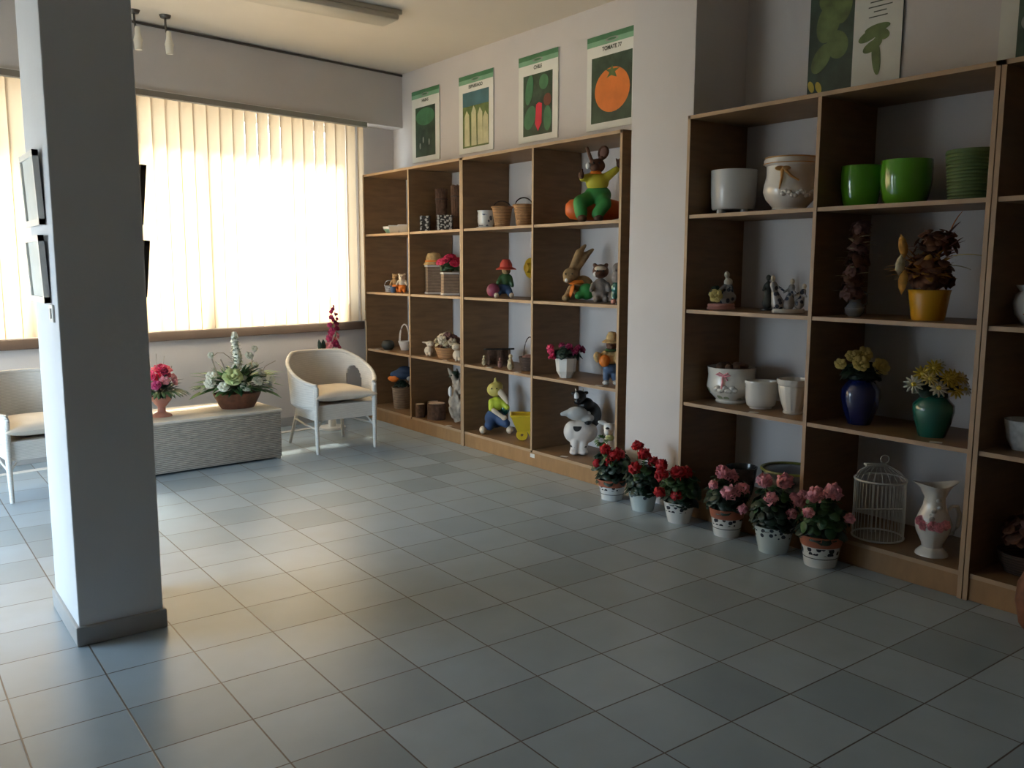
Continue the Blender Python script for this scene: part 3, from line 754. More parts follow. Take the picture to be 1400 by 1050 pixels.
for (x, y, z, r) in ((-.10, -.20, .275, .055), (-.235, -.10, .28, .045), (-.26, -.13, .23, .045), (-.17, -.18, .20, .045), (.0, -.20, .19, .045), (.10, -.19, .23, .045), (.22, -.16, .23, .045), (.09, -.05, .42, .038), (.0, -.14, .26, .035), (.17, -.10, .28, .035), (.07, -.08, .33, .032), (.14, -.05, .34, .03), (-.04, -.10, .34, .032), (-.28, -.02, .17, .03), (.25, -.06, .16, .03)):
    k = r == .055
    rose(t, (x, y, z), (x * 1.2, -.8, .6), r * (1.45 if k else .98), 'petal_green' if k else 'petal_white', nm='lily', label='pale green bloom' if k else None)
# white stock spike
mb = MB()
for i in range(60):
    z = .34 + .27 * i / 60; a = i * 2.4; r = .034 * (1 - .5 * i / 60) * random.uniform(.6, 1.15)
    mb.disc((-.005 + .01 * math.sin(z * 20) + r * math.cos(a), -.02 + r * math.sin(a), z), (math.cos(a), math.sin(a), random.uniform(0, 1)), random.uniform(.012, .022), wob=.3)
mb.build('flower_spike', 'petal_white', t, solid=.001)
MB().tube([(0, 0, .12), (-.01, -.02, .35), (0, -.02, .60)], .006).build('stem', 'leaf_light', t)
mb = MB()
for i in range(50):
    z = .24 + .32 * i / 50; a = i * 2.4
    mb.leaf((-.005, -.02, z), (math.cos(a), math.sin(a), .7), .085 - .05 * i / 50, .024)
mb.build('spike_leaves', 'leaf', t, solid=.001)
mb = MB()
mb.tube([(-.10, 0, .15), (-.17, 0, .33), (-.20, 0, .43)], .006, 6); mb.tube([(-.06, 0, .15), (-.10, 0, .34), (-.125, 0, .40)], .006, 6)
mb.tube([(-.19, 0, .42), (-.15, 0, .452), (-.10, 0, .450), (-.05, 0, .41), (-.02, 0, .36)], .0035, 6); mb.tube([(.10, 0, .2), (.13, .0, .38), (.16, 0, .465)], .003, 6)
mb.tube([(.18, 0, .22), (.24, 0, .32), (.33, 0, .36)], .003, 6)
mb.build('twigs', 'driftwood', t)
for c in ((-.20, 0, .435), (.155, 0, .47)): rose(t, c, (0, -1, .4), .028, 'petal_white', nm='bud')
# pink arrangement in footed pot
t = thing('flower_arrangement', 'pink flower arrangement in pale footed pot beside the column', 'flower arrangement', (1.135, 3.40, BZ), 0)
MB().lathe(wall_prof([(.075, 0), (.07, .012), (.030, .035), (.028, .07), (.075, .13), (.085, .155)], .006), seg=28).build('pot', 'pinkclay', t)
fol_blade(t, (0, 0, .17), .12, 90, .10, .035, 'leaf_dark', zs=.9)
mb = MB()
for k in range(34):
    a = k * 2.4; d = Vector((math.cos(a), math.sin(a), .1)); mb.leaf(Vector((0, 0, .19)) + d * .10, d, .11, .035, curl=.5)
mb.build('outer_leaves', 'leaf', t, solid=.001)
for i in range(13):
    a = i * 2.4; r = .05 + .10 * ((i * 37) % 10) / 10
    rose(t, (r * math.cos(a), r * math.sin(a) * .8 - .02, .22 + .10 * math.cos(r * 9) + random.uniform(-.02, .03)), (math.cos(a), -.8, .5), .040, 'hotpink' if i % 3 == 0 else 'magenta' if i % 3 == 1 else 'pink', nm='flower')
rose(t, (.01, -.02, .355), (0, -.4, 1), .075, 'hotpink', nm='flower')
stems(t, [((0, 0, .2), (-.02, 0, .48)), ((.02, 0, .2), (.09, 0, .38)), ((.03, 0, .36), (.04, 0, .46))], 'driftwood', .003, nm='twigs')

# pink orchid on a stand behind the chair
ox, oy = 2.905, 4.20
t = thing('plant_stand', 'slim white plant stand behind the right wicker chair', 'plant stand', (ox, oy, 0), 0)
MB().box((0, 0, .30), (.06, .06, .56), bev=.005).build('post', 'white_paint', t)
MB().lathe([(0, 0), (.13, 0), (.13, .02), (0, .02)], seg=24).build('foot', 'white_paint', t)
MB().lathe([(0, .58), (.14, .58), (.14, .60), (0, .60)], seg=28).build('top_plate', 'white_paint', t)
t = thing('potted_orchid', 'tall magenta flower spike in dark pot behind the right wicker chair', 'potted plant', (ox, oy, .6005), 0)
MB().lathe(wall_prof([(.055, 0), (.07, .08), (.075, .11)], .005), seg=24).build('pot', 'wicker_dark', t)
soil(t, .065, .10)
MB().tube([(0, 0, .09), (.03, 0, .32), (.02, 0, .52), (.01, 0, .66)], [.005, .004, .003, .0015], 6).build('stem', 'leaf_light', t)
MB().tube([(.02, 0, .15), (.07, 0, .34), (.075, 0, .50)], [.004, .003, .002], 6).build('stem', 'leaf_light', t)
mb = MB()
for i in range(9):
    a = i * 2.4; d = Vector((math.cos(a), math.sin(a) * .5, .35)); mb.leaf((0, 0, .10), d, .20, .05, curl=.35)
for x in (-.17, -.11): mb.leaf((x * .6, 0, .14), (x * .6, -.1, 1), .13, .045, curl=.1)
mb.build('leaves', 'leaf_dark', t, solid=.001)
for i in range(17):
    q = i / 16; z = .17 + .40 * q; a = i * 2.4; r = .055 * (1 - .75 * q)
    rose(t, (.025 + r * math.cos(a), -.02 + r * .6 * math.sin(a), z), (math.cos(a), -.9, .3), .042 * (1 - .6 * q), 'pink' if z < .30 and i % 2 else 'magenta', nm='orchid_bloom')
for i in range(4): rose(t, (.072, -.01, .36 + .045 * i), (0, -1, .2), .024 - .004 * i, 'magenta', nm='orchid_bloom')

# ------------------------------------------------------------------ figurine helper
def blob(t, nm, m, parts, vox=.008, label=None):
    """one continuous body from overlapping ellipsoids ('e', c, r[, rot]) and tapered limbs ('c', a, b, ra[, rb])"""
    mb = MB()
    for p in parts:
        if p[0] == 'e': mb.ell(p[1], p[2], p[3] if len(p) > 3 else (0, 0, 0), sub=3)
        else: mb.caps(*p[1:])
    return mb.build(nm, m, t, remesh=vox, label=label)
def eyes(t, c, dx, r=.006, m='black'):
    for s in (-1, 1): MB().ell((c[0] + s * dx, c[1], c[2]), r, sub=2).build('eye', m, t)

# ================================================================== LEFT SHELVES, top row
t = pot('bowl', 'mint green and white bowl at the window end of the top row', 'bowl', (3.68, 4.36, Z1), [(.045, 0), (.055, .01), (.088, .05), (.09, .075)], 'mint')
MB().lathe([(.0905, .05), (.0925, .075), (.088, .075), (.086, .05)], closed=True, seg=32).build('rim', 'ceramic', t, label='white rim')
def small_box_basket(label, x, y):
    t = thing('small_basket', label, 'basket', (x, y, Z1), -YAW, 'small pale baskets in the top row')
    mb = MB(); w0, w1, h = .038, .052, .075
    for q in range(4):
        a = q * PI / 2; ca, sa = math.cos(a), math.sin(a)
        P = [(-w0, -w0, 0), (w0, -w0, 0), (w1, -w1, h), (-w1, -w1, h)]
        vs = [mb.bm.verts.new((x_ * ca - y_ * sa, x_ * sa + y_ * ca, z_)) for x_, y_, z_ in P]; mb.bm.faces.new(vs)
    mb.bm.faces.new([mb.bm.verts.new(p) for p in ((-w0, -w0, .002), (w0, -w0, .002), (w0, w0, .002), (-w0, w0, .002))])
    mb.build('body', 'cream', t, smooth=False, solid=.004)
    mb = MB()
    for sx, sy, dx, dy in ((0, -1, .108, .008), (0, 1, .108, .008), (-1, 0, .008, .108), (1, 0, .008, .108)): mb.box((sx * w1, sy * w1, h), (dx, dy, .010), bev=.003)
    mb.build('rim', 'wicker_white', t)
small_box_basket('pale square basket next to the mint bowl', 3.62, 4.20)
small_box_basket('pale square basket nearest the first divider, top row', 3.60, 3.98)
def twig_bundle(label, x, y, h, r=.05):
    t = thing('twig_vase', label, 'vase', (x, y, Z1), -YAW, 'dark tall twig vases in the top row')
    mb = MB()
    for i in range(22):
        a = 2 * PI * i / 22; mb.tube([(r * math.cos(a), r * math.sin(a), .0), (r * .9 * math.cos(a + .1), r * .9 * math.sin(a + .1), h * .5), (r * 1.05 * math.cos(a), r * 1.05 * math.sin(a), h - random.uniform(0, .012))], .0075, 6)
    mb.build('twigs', 'bark', t)
    MB().lathe(wall_prof([(r * .9, 0), (r * .85, h * .5), (r * .92, h - .03)], .006), seg=18).build('liner', 'wicker_dark', t)
    ring(t, 'binding', 'wicker_dark', r * 1.12, h * .3, .005); ring(t, 'binding', 'wicker_dark', r * 1.12, h * .75, .005)
twig_bundle('tall dark twig vase behind the lattice boxes, left one', 3.76, 3.56, .40)
twig_bundle('tall dark twig vase behind the lattice boxes, right one', 3.79, 3.34, .42)
def lattice_box(label, x, y, z, s, h=.048):
    t = thing('lattice_box', label, 'box', (x, y, z), -YAW, 'black and white patterned boxes in the top row')
    MB().box((0, 0, h * .36), (s, s, h * .72), bev=.003).build('body', 'lattice', t, smooth=False)
    MB().box((0, 0, h * .86), (s * 1.06, s * 1.06, h * .28), bev=.003).build('lid', 'lattice', t, smooth=False)
for k, pos in enumerate(('lowest of', 'middle of', 'top of')):
    lattice_box('black and white patterned box, %s the left stack' % pos, 3.60, 3.585, Z1 + k * .0485, .09)
for k, pos in enumerate(('lowest of', 'middle of', 'top of')):
    lattice_box('larger black and white patterned box, %s the right stack' % pos, 3.60, 3.24, Z1 + k * .0455, .135, .045)
t = pot('ceramic_pot', 'white pot with blue marks left of the tan baskets', 'pot', (3.63, 2.655, Z1), [(.045, 0), (.06, .01), (.068, .05), (.07, .10), (.066, .13), (.075, .15)], 'pot_patch')
MB().lathe([(0, 0), (.075, 0), (.082, .012), (.076, .014), (0, .008)], seg=28).build('saucer', 'ceramic', t)
def tan_basket(label, x, y, hh):
    t = thing('wicker_basket', label, 'basket', (x, y, Z1), -YAW, 'tan wicker baskets in the top row')
    MB().lathe(wall_prof([(.060, 0), (.068, .06), (.082, .15), (.088, .165)], .007), seg=28).build('body', 'wicker_tan', t)
    ring(t, 'rim', 'wicker_tan', .086, .166, .007); handle(t, .08, .16, hh, .005, 'wicker_dark', .5)
tan_basket('tan wicker basket between white pot and the other basket', 3.63, 2.42, .055)
tan_basket('tan wicker basket with arched handle against the divider', 3.63, 2.125, .065)

# rabbit sitting on a carrot
t = thing('rabbit_figurine', 'large brown rabbit figure in yellow shirt and green trousers sitting on a carrot', 'figurine', (3.68, 1.345, Z1), -YAW)
MB().lathe([(0, -.215), (.04, -.208), (.068, -.18), (.080, -.11), (.082, .0), (.080, .11), (.062, .18), (.03, .205), (0, .21)], seg=24).build('carrot', 'carrot', t).rotation_euler = (0, PI / 2, R(6))
t_c = [c for c in COL.objects if c.parent == t][-1]; t_c.location = (.0, .05, .100)
blob(t, 'trousers', 'cloth_green', [('e', (.02, .02, .20), (.10, .075, .075)), ('c', (-.05, 0, .17), (-.115, -.06, .145), .058, .050), ('c', (-.115, -.06, .14), (-.105, -.075, .06), .050, .046), ('c', (.05, 0, .17), (.06, -.085, .13), .06, .052), ('c', (.06, -.085, .13), (.01, -.105, .06), .050, .045)])
blob(t, 'shirt', 'cloth_yellow', [('e', (.015, .01, .29), (.085, .062, .07)), ('c', (-.04, 0, .325), (-.095, -.03, .315), .032, .026), ('c', (.07, 0, .32), (.125, -.01, .36), .036, .028), ('c', (.125, -.01, .36), (.15, -.015, .38), .028, .024)])
blob(t, 'head', 'brown_fur', [('e', (.01, -.01, .405), (.058, .055, .052)), ('e', (-.012, -.045, .39), (.036, .036, .030)), ('c', (-.03, .0, .44), (-.062, .0, .53), .015, .012), ('e', (.055, .01, .50), (.042, .014, .055), (0, .35, 0)), ('c', (.03, .0, .44), (.045, .005, .47), .018, .018)], .006)
MB().ell((.055, -.006, .50), (.027, .006, .038), (0, .35, 0)).build('inner_ear', mm('inner_ear', (.30, .16, .12), .7), t)
blob(t, 'hand', 'brown_fur', [('e', (.168, -.018, .42), (.022, .020, .034)), ('c', (.17, -.018, .44), (.18, -.018, .465), .010, .007), ('c', (.155, -.018, .43), (.145, -.02, .455), .009, .006)], .005)
blob(t, 'hand', 'brown_fur', [('e', (-.105, -.045, .335), (.022, .022, .030)), ('c', (-.105, -.045, .35), (-.10, -.05, .375), .010, .008)], .005)
blob(t, 'foot', 'brown_fur', [('e', (-.10, -.098, .028), (.036, .046, .028))], .006); blob(t, 'foot', 'brown_fur', [('e', (.015, -.118, .028), (.036, .046, .028))], .006)
MB().lathe([(.030, -.008), (.046, 0), (.036, .014), (.026, .006)], closed=True, seg=20).build('collar', 'cloth_orange', t).location = (.0, -.018, .352)
eyes(t, (.0, -.062, .42), .020, .007)
MB().ell((-.058, -.055, .40), (.020, .018, .024)).build('cheek_patch', 'white', t)

# ================================================================== second row
t = pot('striped_basket', 'tiny blue and white striped basket, second row by the window', 'basket', (3.62, 4.33, Z2), [(.035, 0), (.046, .05), (.050, .065)], 'stripes')
handle(t, .047, .06, .055, .004, 'stripes')
def bear(label, x, y, fur, pants, s=1.0):
    t = thing('bear_figurine', label, 'figurine', (x, y, Z2), -YAW, 'bear figures in the second row')
    blob(t, 'body', fur, [('e', (0, 0, .095 * s), (.034 * s, .030 * s, .034 * s)), ('e', (0, -.005, .15 * s), (.034 * s, .032 * s, .031 * s)), ('e', (-.026 * s, 0, .178 * s), .012 * s), ('e', (.026 * s, 0, .178 * s), .012 * s), ('e', (0, -.032 * s, .143 * s), (.015 * s, .014 * s, .012 * s)), ('c', (-.032 * s, 0, .115 * s), (-.048 * s, -.02, .08 * s), .012 * s), ('c', (.032 * s, 0, .115 * s), (.048 * s, -.02, .08 * s), .012 * s)], .005)
    blob(t, 'trousers', pants, [('e', (0, 0, .06 * s), (.037 * s, .032 * s, .028 * s)), ('c', (-.018 * s, 0, .05 * s), (-.02 * s, -.005, .018 * s), .017 * s), ('c', (.018 * s, 0, .05 * s), (.02 * s, -.005, .018 * s), .017 * s)], .005)
    eyes(t, (0, -.034 * s, .158 * s), .011, .0035)
bear('brown bear figure with orange trousers beside the striped basket', 3.60, 4.16, 'tan_fur', 'cloth_orange')
bear('pale bear figure with orange trousers against the first divider', 3.58, 4.0, 'cream', 'cloth_orange')
pot('cup', 'small blue cup between the two bear figures', 'cup', (3.53, 4.09, Z2), [(.022, 0), (.028, .03), (.030, .06)], 'cloth_denim')
def square_basket(label, x, y, w, h, hat):
    t = thing('square_basket', label, 'basket', (x, y, Z2), -YAW + .25, 'square wicker planters in the second row')
    mb = MB()
    for c, d in (((0, -w / 2, h / 2), (w, .008, h)), ((0, w / 2, h / 2), (w, .008, h)), ((-w / 2, 0, h / 2), (.008, w, h)), ((w / 2, 0, h / 2), (.008, w, h)), ((0, 0, .006), (w, w, .012))): mb.box(c, d)
    mb.build('body', 'wicker_grey', t, smooth=False)
    mb = MB()
    for sx, sy, dx, dy in ((0, -1, w + .024, .014), (0, 1, w + .024, .014), (-1, 0, .014, w + .024), (1, 0, .014, w + .024)): mb.box((sx * w / 2, sy * w / 2, h), (dx, dy, .018), bev=.004); mb.box((sx * w / 2, sy * w / 2, .010), (dx, dy, .018), bev=.004)
    mb.build('rim', 'wicker_white', t)
    return t
t = square_basket('tall square wicker planter with orange straw hats on it', 3.66, 3.545, .13, .26, 1)
t = thing('straw_hat', 'orange straw hats piled on the tall square planter', 'hat', (3.66, 3.545, Z2 + .2705), -YAW)
MB().lathe([(.098, .0), (.088, .016), (.075, .03), (.072, .065), (.055, .105), (.0, .12), (.0, .112), (.05, .098), (.066, .062), (.068, .026), (.092, .008)], seg=28, flute=.03, nf=5).build('brim', 'straw', t)
ring(t, 'ribbon', 'cloth_orange', .075, .034, .007)
t = square_basket('shorter square wicker planter holding hot pink flowers', 3.62, 3.20, .135, .195, 0)
t = thing('flower_bunch', 'bunch of hot pink artificial flowers in the shorter square planter', 'flowers', (3.62, 3.20, Z2 + .22), -YAW)
fol_round(t, (0, 0, .03), .085, 46, .028, 'leaf', zs=.7)
for i in range(11): 
    a = i * 2.4; r = .025 + .008 * i
    rose(t, (r * math.cos(a), r * math.sin(a) - .01, .115 - r * .5 + random.uniform(-.01, .03)), (math.cos(a) * .6, -.6, .8), .045, 'hotpink', nm='flower')
# doll with red hat and pink pumpkin-like ball
t = thing('gnome_figurine', 'garden figure in red hat and green coat holding a purple ball', 'figurine', (3.64, 2.46, Z2), -YAW)
blob(t, 'body', 'leaf', [('e', (.045, 0, .15), (.05, .045, .06)), ('c', (.01, -.01, .17), (-.02, -.04, .12), .022, .018), ('c', (.08, -.01, .17), (.10, -.03, .10), .022, .018)])
blob(t, 'legs', 'cloth_navy', [('e', (.03, 0, .075), (.06, .05, .045)), ('c', (.0, -.01, .06), (-.02, -.07, .03), .03, .025), ('c', (.07, -.01, .06), (.085, -.07, .03), .03, .025)])
blob(t, 'head', 'tan_fur', [('e', (.05, -.01, .225), (.038, .036, .036)), ('e', (.05, -.045, .22), (.011, .012, .010))], .005)
MB().lathe([(0, .075), (.03, .07), (.050, .035), (.052, .01), (.085, -.008), (.083, -.014), (.045, .002), (0, .0)], seg=26).build('hat', 'cloth_red', t).location = (.048, -.01, .245)
MB().ell((-.058, -.055, .062), (.055, .050, .058), sub=3).build('ball', 'purple', t)
for s in (-.03, .095): MB().ell((s, -.095, .022), (.022, .034, .022)).build('shoe', 'cream', t)
eyes(t, (.05, -.046, .236), .014, .004)
t = thing('straw_hat', 'yellow straw hat hanging at the back by the third divider', 'hat', (3.925, 2.43, Z2 + .155), 0)
b_ = MB(); b_.lathe([(0, .055), (.035, .050), (.042, .012), (.085, .004), (.085, -.002), (.04, .002), (0, .044)], seg=24)
h_ = b_.build('crown', 'yellow_paint', t); h_.rotation_euler = (0, -PI / 2, 0); h_.location = (.012, 0, .09)
# big rabbit lying, raccoon, mole
t = thing('rabbit_figurine', 'big tan rabbit figure with long ears, orange scarf and green trousers', 'figurine', (3.67, 1.50, Z2), -YAW)
blob(t, 'body', 'tan_fur', [('e', (.03, .02, .11), (.085, .065, .085)), ('c', (-.06, -.04, .10), (-.095, -.06, .035), .026, .024), ('e', (-.10, -.075, .028), (.03, .04, .026))])
blob(t, 'head', 'tan_fur', [('e', (-.065, -.025, .195), (.058, .052, .056)), ('e', (-.085, -.06, .165), (.036, .034, .030)), ('c', (-.05, .0, .24), (.0, .02, .36), .028, .030), ('c', (0, .02, .36), (.045, .025, .415), .028, .012), ('c', (-.02, .01, .235), (.05, .04, .34), .026, .030), ('c', (.05, .04, .34), (.105, .05, .385), .028, .012)], .006)
blob(t, 'trousers', 'cloth_green', [('e', (.055, -.05, .075), (.062, .05, .062)), ('c', (.03, -.06, .06), (-.01, -.085, .045), .035, .03)])
MB().lathe([(.045, -.014), (.064, 0), (.052, .018), (.038, .006)], closed=True, seg=22).build('scarf', 'cloth_orange', t).location = (-.02, -.01, .140)
MB().leaf((-.04, -.07, .13), (-.5, -.3, -1), .11, .06).build('scarf_end', 'cloth_orange', t, solid=.006)
MB().ell((-.098, -.084, .158), (.014, .012, .016)).build('teeth', 'white', t)
eyes(t, (-.08, -.07, .205), .024, .007)
t = thing('raccoon_figurine', 'dark raccoon figure with grey face mask behind the rabbit', 'figurine', (3.68, 1.275, Z2), -YAW)
blob(t, 'body', 'grey_fur', [('e', (0, 0, .09), (.065, .055, .09)), ('c', (-.05, -.02, .13), (-.07, -.06, .09), .022, .018), ('c', (.05, -.02, .13), (.06, -.06, .09), .022, .018), ('e', (-.03, -.05, .025), (.026, .04, .025)), ('e', (.035, -.05, .025), (.026, .04, .025))])
blob(t, 'head', 'brown_fur', [('e', (0, -.01, .225), (.06, .052, .052)), ('e', (-.042, 0, .27), .016), ('e', (.042, 0, .27), .016), ('e', (-.02, -.06, .205), (.028, .034, .022))], .006)
MB().ell((-.005, -.045, .245), (.046, .022, .020)).build('brow', 'cream', t)
MB().ell((-.045, -.055, .205), (.014, .014, .018)).build('cheek_patch', 'white', t)
eyes(t, (-.008, -.070, .228), .022, .007)
t = thing('mole_figurine', 'small dark figure in teal trousers squeezed against the right shelf side', 'figurine', (3.62, 1.03, Z2), -YAW)
blob(t, 'body', 'grey_fur', [('e', (0, 0, .19), (.045, .04, .055)), ('e', (0, -.02, .25), (.042, .040, .038)), ('e', (-.02, -.05, .24), (.016, .016, .014))], .006)
blob(t, 'trousers', 'teal_glaze', [('e', (0, 0, .11), (.047, .042, .05)), ('c', (-.02, 0, .09), (-.025, -.01, .04), .022), ('c', (.02, 0, .09), (.025, -.01, .04), .022)], .006)
MB().ell((-.03, -.03, .018), (.02, .032, .018)).build('shoe', 'pinkclay', t); MB().ell((.03, -.03, .018), (.02, .032, .018)).build('shoe', 'pinkclay', t)
MB().tube([(.02, 0, .27), (.03, 0, .31), (.035, 0, .335)], [.016, .018, .010], 10).build('cap', 'black', t)

# ================================================================== third row
t = pot('white_basket', 'white basket with tall twin handles, third row by the window', 'basket', (3.69, 4.155, Z3), [(.040, .0), (.05, .04), (.062, .075), (.066, .09)], 'wicker_white')
handle(t, .055, .085, .175, .0045, 'wicker_white', .3); h_ = handle(t, .055, .085, .17, .0045, 'wicker_white', -.5)
pot('jar', 'round dark grey pot before the white basket', 'pot', (3.57, 4.285, Z3), [(.035, 0), (.06, .025), (.066, .05), (.052, .085), (.040, .092)], mm('slate', (.045, .05, .045), .6), seg=28)
pot('cup', 'small white cup beside the round grey pot', 'cup', (3.66, 4.42, Z3), [(.022, 0), (.026, .03), (.030, .06), (.033, .075)], 'pot_patch')
t = pot('flower_basket', 'wicker basket heaped with cream and brown dried flowers', 'flower basket', (3.64, 3.28, Z3), [(.085, 0), (.10, .04), (.118, .09), (.12, .10)], 'wicker_tan', seg=28)
for nm_, m_, n_ in (('dried_leaves', 'dried_pale', 60), ('dark_leaves', 'dried_brown', 50)): fol_round(t, (0, 0, .13), .105, n_, .036, m_, nm=nm_, zs=.8)
for i in range(12):
    a = i * 2.4; r = .03 + .009 * i
    rose(t, (r * math.cos(a), r * math.sin(a), .235 - r * .7), (math.cos(a), math.sin(a) - .4, .8), .042, ('dried_pale', 'cream', 'dried_rose')[i % 3], nm='dried_flower')
def bunny(label, x, y, flip, s=1):
    t = thing('bunny_figurine', label, 'figurine', (x, y, Z3), -YAW, 'cream bunny figures beside the flower basket')
    blob(t, 'body', 'cream', [('e', (0, 0, .045 * s), (.042 * s, .036 * s, .045 * s)), ('e', (flip * .014, -.012, .112 * s), (.036 * s, .032 * s, .030 * s)), ('e', (flip * .03, -.035, .103 * s), (.018, .016, .014)), ('c', (-flip * .012, .01, .12 * s), (-flip * .055, .015, .125 * s), .012, .009), ('c', (-.01, -.03, .03), (-.012, -.05, .012), .013), ('c', (.016, -.03, .03), (.018, -.05, .012), .013)], .005)
    eyes(t, (flip * .016, -.042, .118 * s), .012, .003)
bunny('cream bunny figure left of the dried flower basket', 3.60, 3.55, 1)
bunny('cream bunny figure right of the dried flower basket', 3.58, 3.02, -1, 1.1)
# stable scene
t = thing('nativity_stable', 'small dark wooden stable with flat roof, third row', 'model house', (3.66, 2.50, Z3), -YAW + .2)
mb = MB(); mb.box((0, .05, .065), (.19, .008, .13)); mb.box((-.09, 0, .065), (.012, .012, .13)); mb.box((.0, -.0, .065), (.030, .012, .13)); mb.box((.09, 0, .065), (.012, .012, .13)); mb.box((.09, .03, .065), (.010, .06, .13)); mb.build('walls', 'bark', t, smooth=False)
MB().box((0, .01, .138), (.24, .13, .014), (R(-6), 0, 0), .003).build('roof', 'black', t, smooth=False)
MB().box((0, .01, .004), (.22, .12, .008)).build('base', 'bark', t, smooth=False)
def mini(label, x, y, s, m):
    t = thing('small_figurine', label, 'figurine', (x, y, Z3), -YAW, 'little standing figures by the stable')
    blob(t, 'body', m, [('c', (0, 0, .020 * s), (0, 0, .055 * s), .020 * s, .013 * s), ('c', (-.012 * s, -.008, .055 * s), (.004, -.02 * s, .042 * s), .006 * s), ('e', (0, 0, .078 * s), (.012 * s, .012 * s, .013 * s))], .0035)
mini('little pale standing figure left of the stable', 3.545, 2.56, 1.0, 'dried_pale')
mini('little pale standing figure at the right front of the stable', 3.545, 2.33, 1.0, 'dried_rose')
mini('larger pale standing figure between stable and hooped basket', 3.53, 2.165, 1.45, 'dried_pale')
t = pot('dark_basket', 'dark wicker basket with high hoop handle by the third divider', 'basket', (3.66, 2.08, Z3), [(.065, 0), (.08, .05), (.09, .11)], 'wicker_dark', seg=26)
handle(t, .05, .10, .17, .004, 'wicker_dark', .2)
MB().ell((.0, 0, .10), (.07, .07, .03)).build('filling', 'dried_rose', t)
# octagonal pot with pink flowers
t = pot('octagonal_pot', 'white octagonal pot of dark pink flowers', 'potted plant', (3.60, 1.555, Z3), [(.045, 0), (.05, .012), (.072, .05), (.083, .15)], 'ceramic', seg=8, group=None)
fol_round(t, (0, 0, .175), .10, 60, .032, 'leaf_dark', zs=.5)
for x_, y_, z_ in ((-.115, -.02, .20), (-.105, -.04, .165), (.02, -.03, .235), (.09, 0, .225), (.12, .02, .21), (-.03, .03, .235), (.06, -.06, .20), (-.12, .0, .225)): ball_flower(t, (x_, y_, z_), .028, 'magenta' if x_ > -.1 else 'hotpink', 22)
# straw bear
t = thing('scarecrow_figurine', 'straw figure in straw hat and blue trousers beside the octagonal pot', 'figurine', (3.60, 1.065, Z3), -YAW)
blob(t, 'body', 'straw', [('e', (0, 0, .19), (.055, .045, .055)), ('c', (-.04, -.01, .22), (-.095, -.03, .18), .026, .022), ('c', (.04, -.01, .22), (.045, -.05, .17), .026, .022), ('e', (-.10, -.035, .205), (.028, .028, .035))], .006)
blob(t, 'head', 'brown_fur', [('e', (.005, -.01, .285), (.042, .040, .040)), ('e', (-.005, -.05, .275), (.020, .020, .017))], .006)
MB().lathe([(0, .065), (.025, .06), (.040, .03), (.042, .01), (.072, -.008), (.07, -.014), (.036, .0), (0, .0)], seg=24, flute=.03, nf=5).build('hat', 'straw', t).location = (.005, -.005, .315)
blob(t, 'trousers', 'cloth_denim', [('e', (0, 0, .12), (.058, .046, .045)), ('c', (-.025, 0, .10), (-.03, -.01, .045), .029, .026), ('c', (.025, 0, .10), (.032, -.01, .045), .029, .026)], .006)
MB().lathe([(.028, -.008), (.046, 0), (.036, .012), (.026, .004)], closed=True, seg=20).build('scarf', 'leaf', t).location = (0, -.008, .246)
for s in (-.035, .037): MB().ell((s, -.035, .0185), (.026, .042, .018)).build('shoe', 'ceramic_grey', t)
MB().ell((-.05, -.05, .175), (.04, .03, .045)).build('sack', 'cloth_orange', t); eyes(t, (.0, -.050, .297), .016, .004)

# ================================================================== bottom row, left
t = pot('wicker_basket', 'brown wicker basket on the bottom shelf by the window', 'basket', (3.66, 4.17, Z4), [(.080, 0), (.09, .06), (.10, .20), (.105, .215)], 'wicker_grey', seg=28)
fol_round(t, (0, 0, .235), .07, 30, .03, 'leaf_dark', zs=.5)
blob(t, 'hat', 'cloth_navy', [('e', (.0, .0, .34), (.12, .10, .05)), ('e', (.03, 0, .38), (.08, .07, .045))])
blob(t, 'scarf', 'cloth_orange', [('e', (-.085, -.06, .30), (.05, .03, .028), (0, .3, 0)), ('e', (-.05, -.07, .315), (.035, .02, .03))], .006)
MB().ell((.075, -.06, .31), (.022, .02, .026)).build('pompom', 'white', t)
def log_pot(label, x, y, r, h):
    t = thing('log_stool', label, 'wood block', (x, y, Z4), random.random(), 'cut log blocks on the bottom shelf')
    MB().lathe([(0, 0), (r, 0), (r * .97, h * .5), (r, h - .006), (r * .96, h), (0, h)], seg=20, flute=.025, nf=5).build('trunk', 'bark', t, auto=30)
    MB().lathe([(0, h - .0005), (r * .9, h - .0005), (r * .9, h + .0015), (0, h + .0015)], seg=20).build('cut_top', 'cut_wood', t)
log_pot('smallest cut log block, front left of the three', 3.53, 3.60, .045, .125)
log_pot('cut log block in the middle, set back', 3.67, 3.595, .055, .14)
log_pot('widest cut log block, right of the three', 3.60, 3.42, .085, .15)
t = thing('driftwood_figure', 'tall grey driftwood figure with moss on the bottom shelf', 'ornament', (3.62, 3.12, Z4), -YAW)
mb = MB()
for i in range(26):
    q = i / 26; a = i * 1.9; b0 = Vector((.055 * math.sin(3 * q) - .01 + .02 * math.cos(a), .03 * math.sin(a), .03 + .40 * q)); d = Vector((math.cos(a) * .05, math.sin(a) * .04, .09))
    mb.tube([b0, b0 + d * .6, b0 + d * 1.1], [.026, .022, .008], 7)
mb.tube([(.03, 0, .02), (-.02, 0, .20), (.02, 0, .36), (.05, 0, .46)], [.045, .05, .04, .02], 9)
mb.build('wood', 'driftwood', t, remesh=.007)
fol_round(t, (.0, -.01, .44), .05, 26, .022, 'leaf_dark', nm='moss')
MB().ell((-.045, -.05, .30), (.020, .015, .05)).build('white_bark', 'white', t)
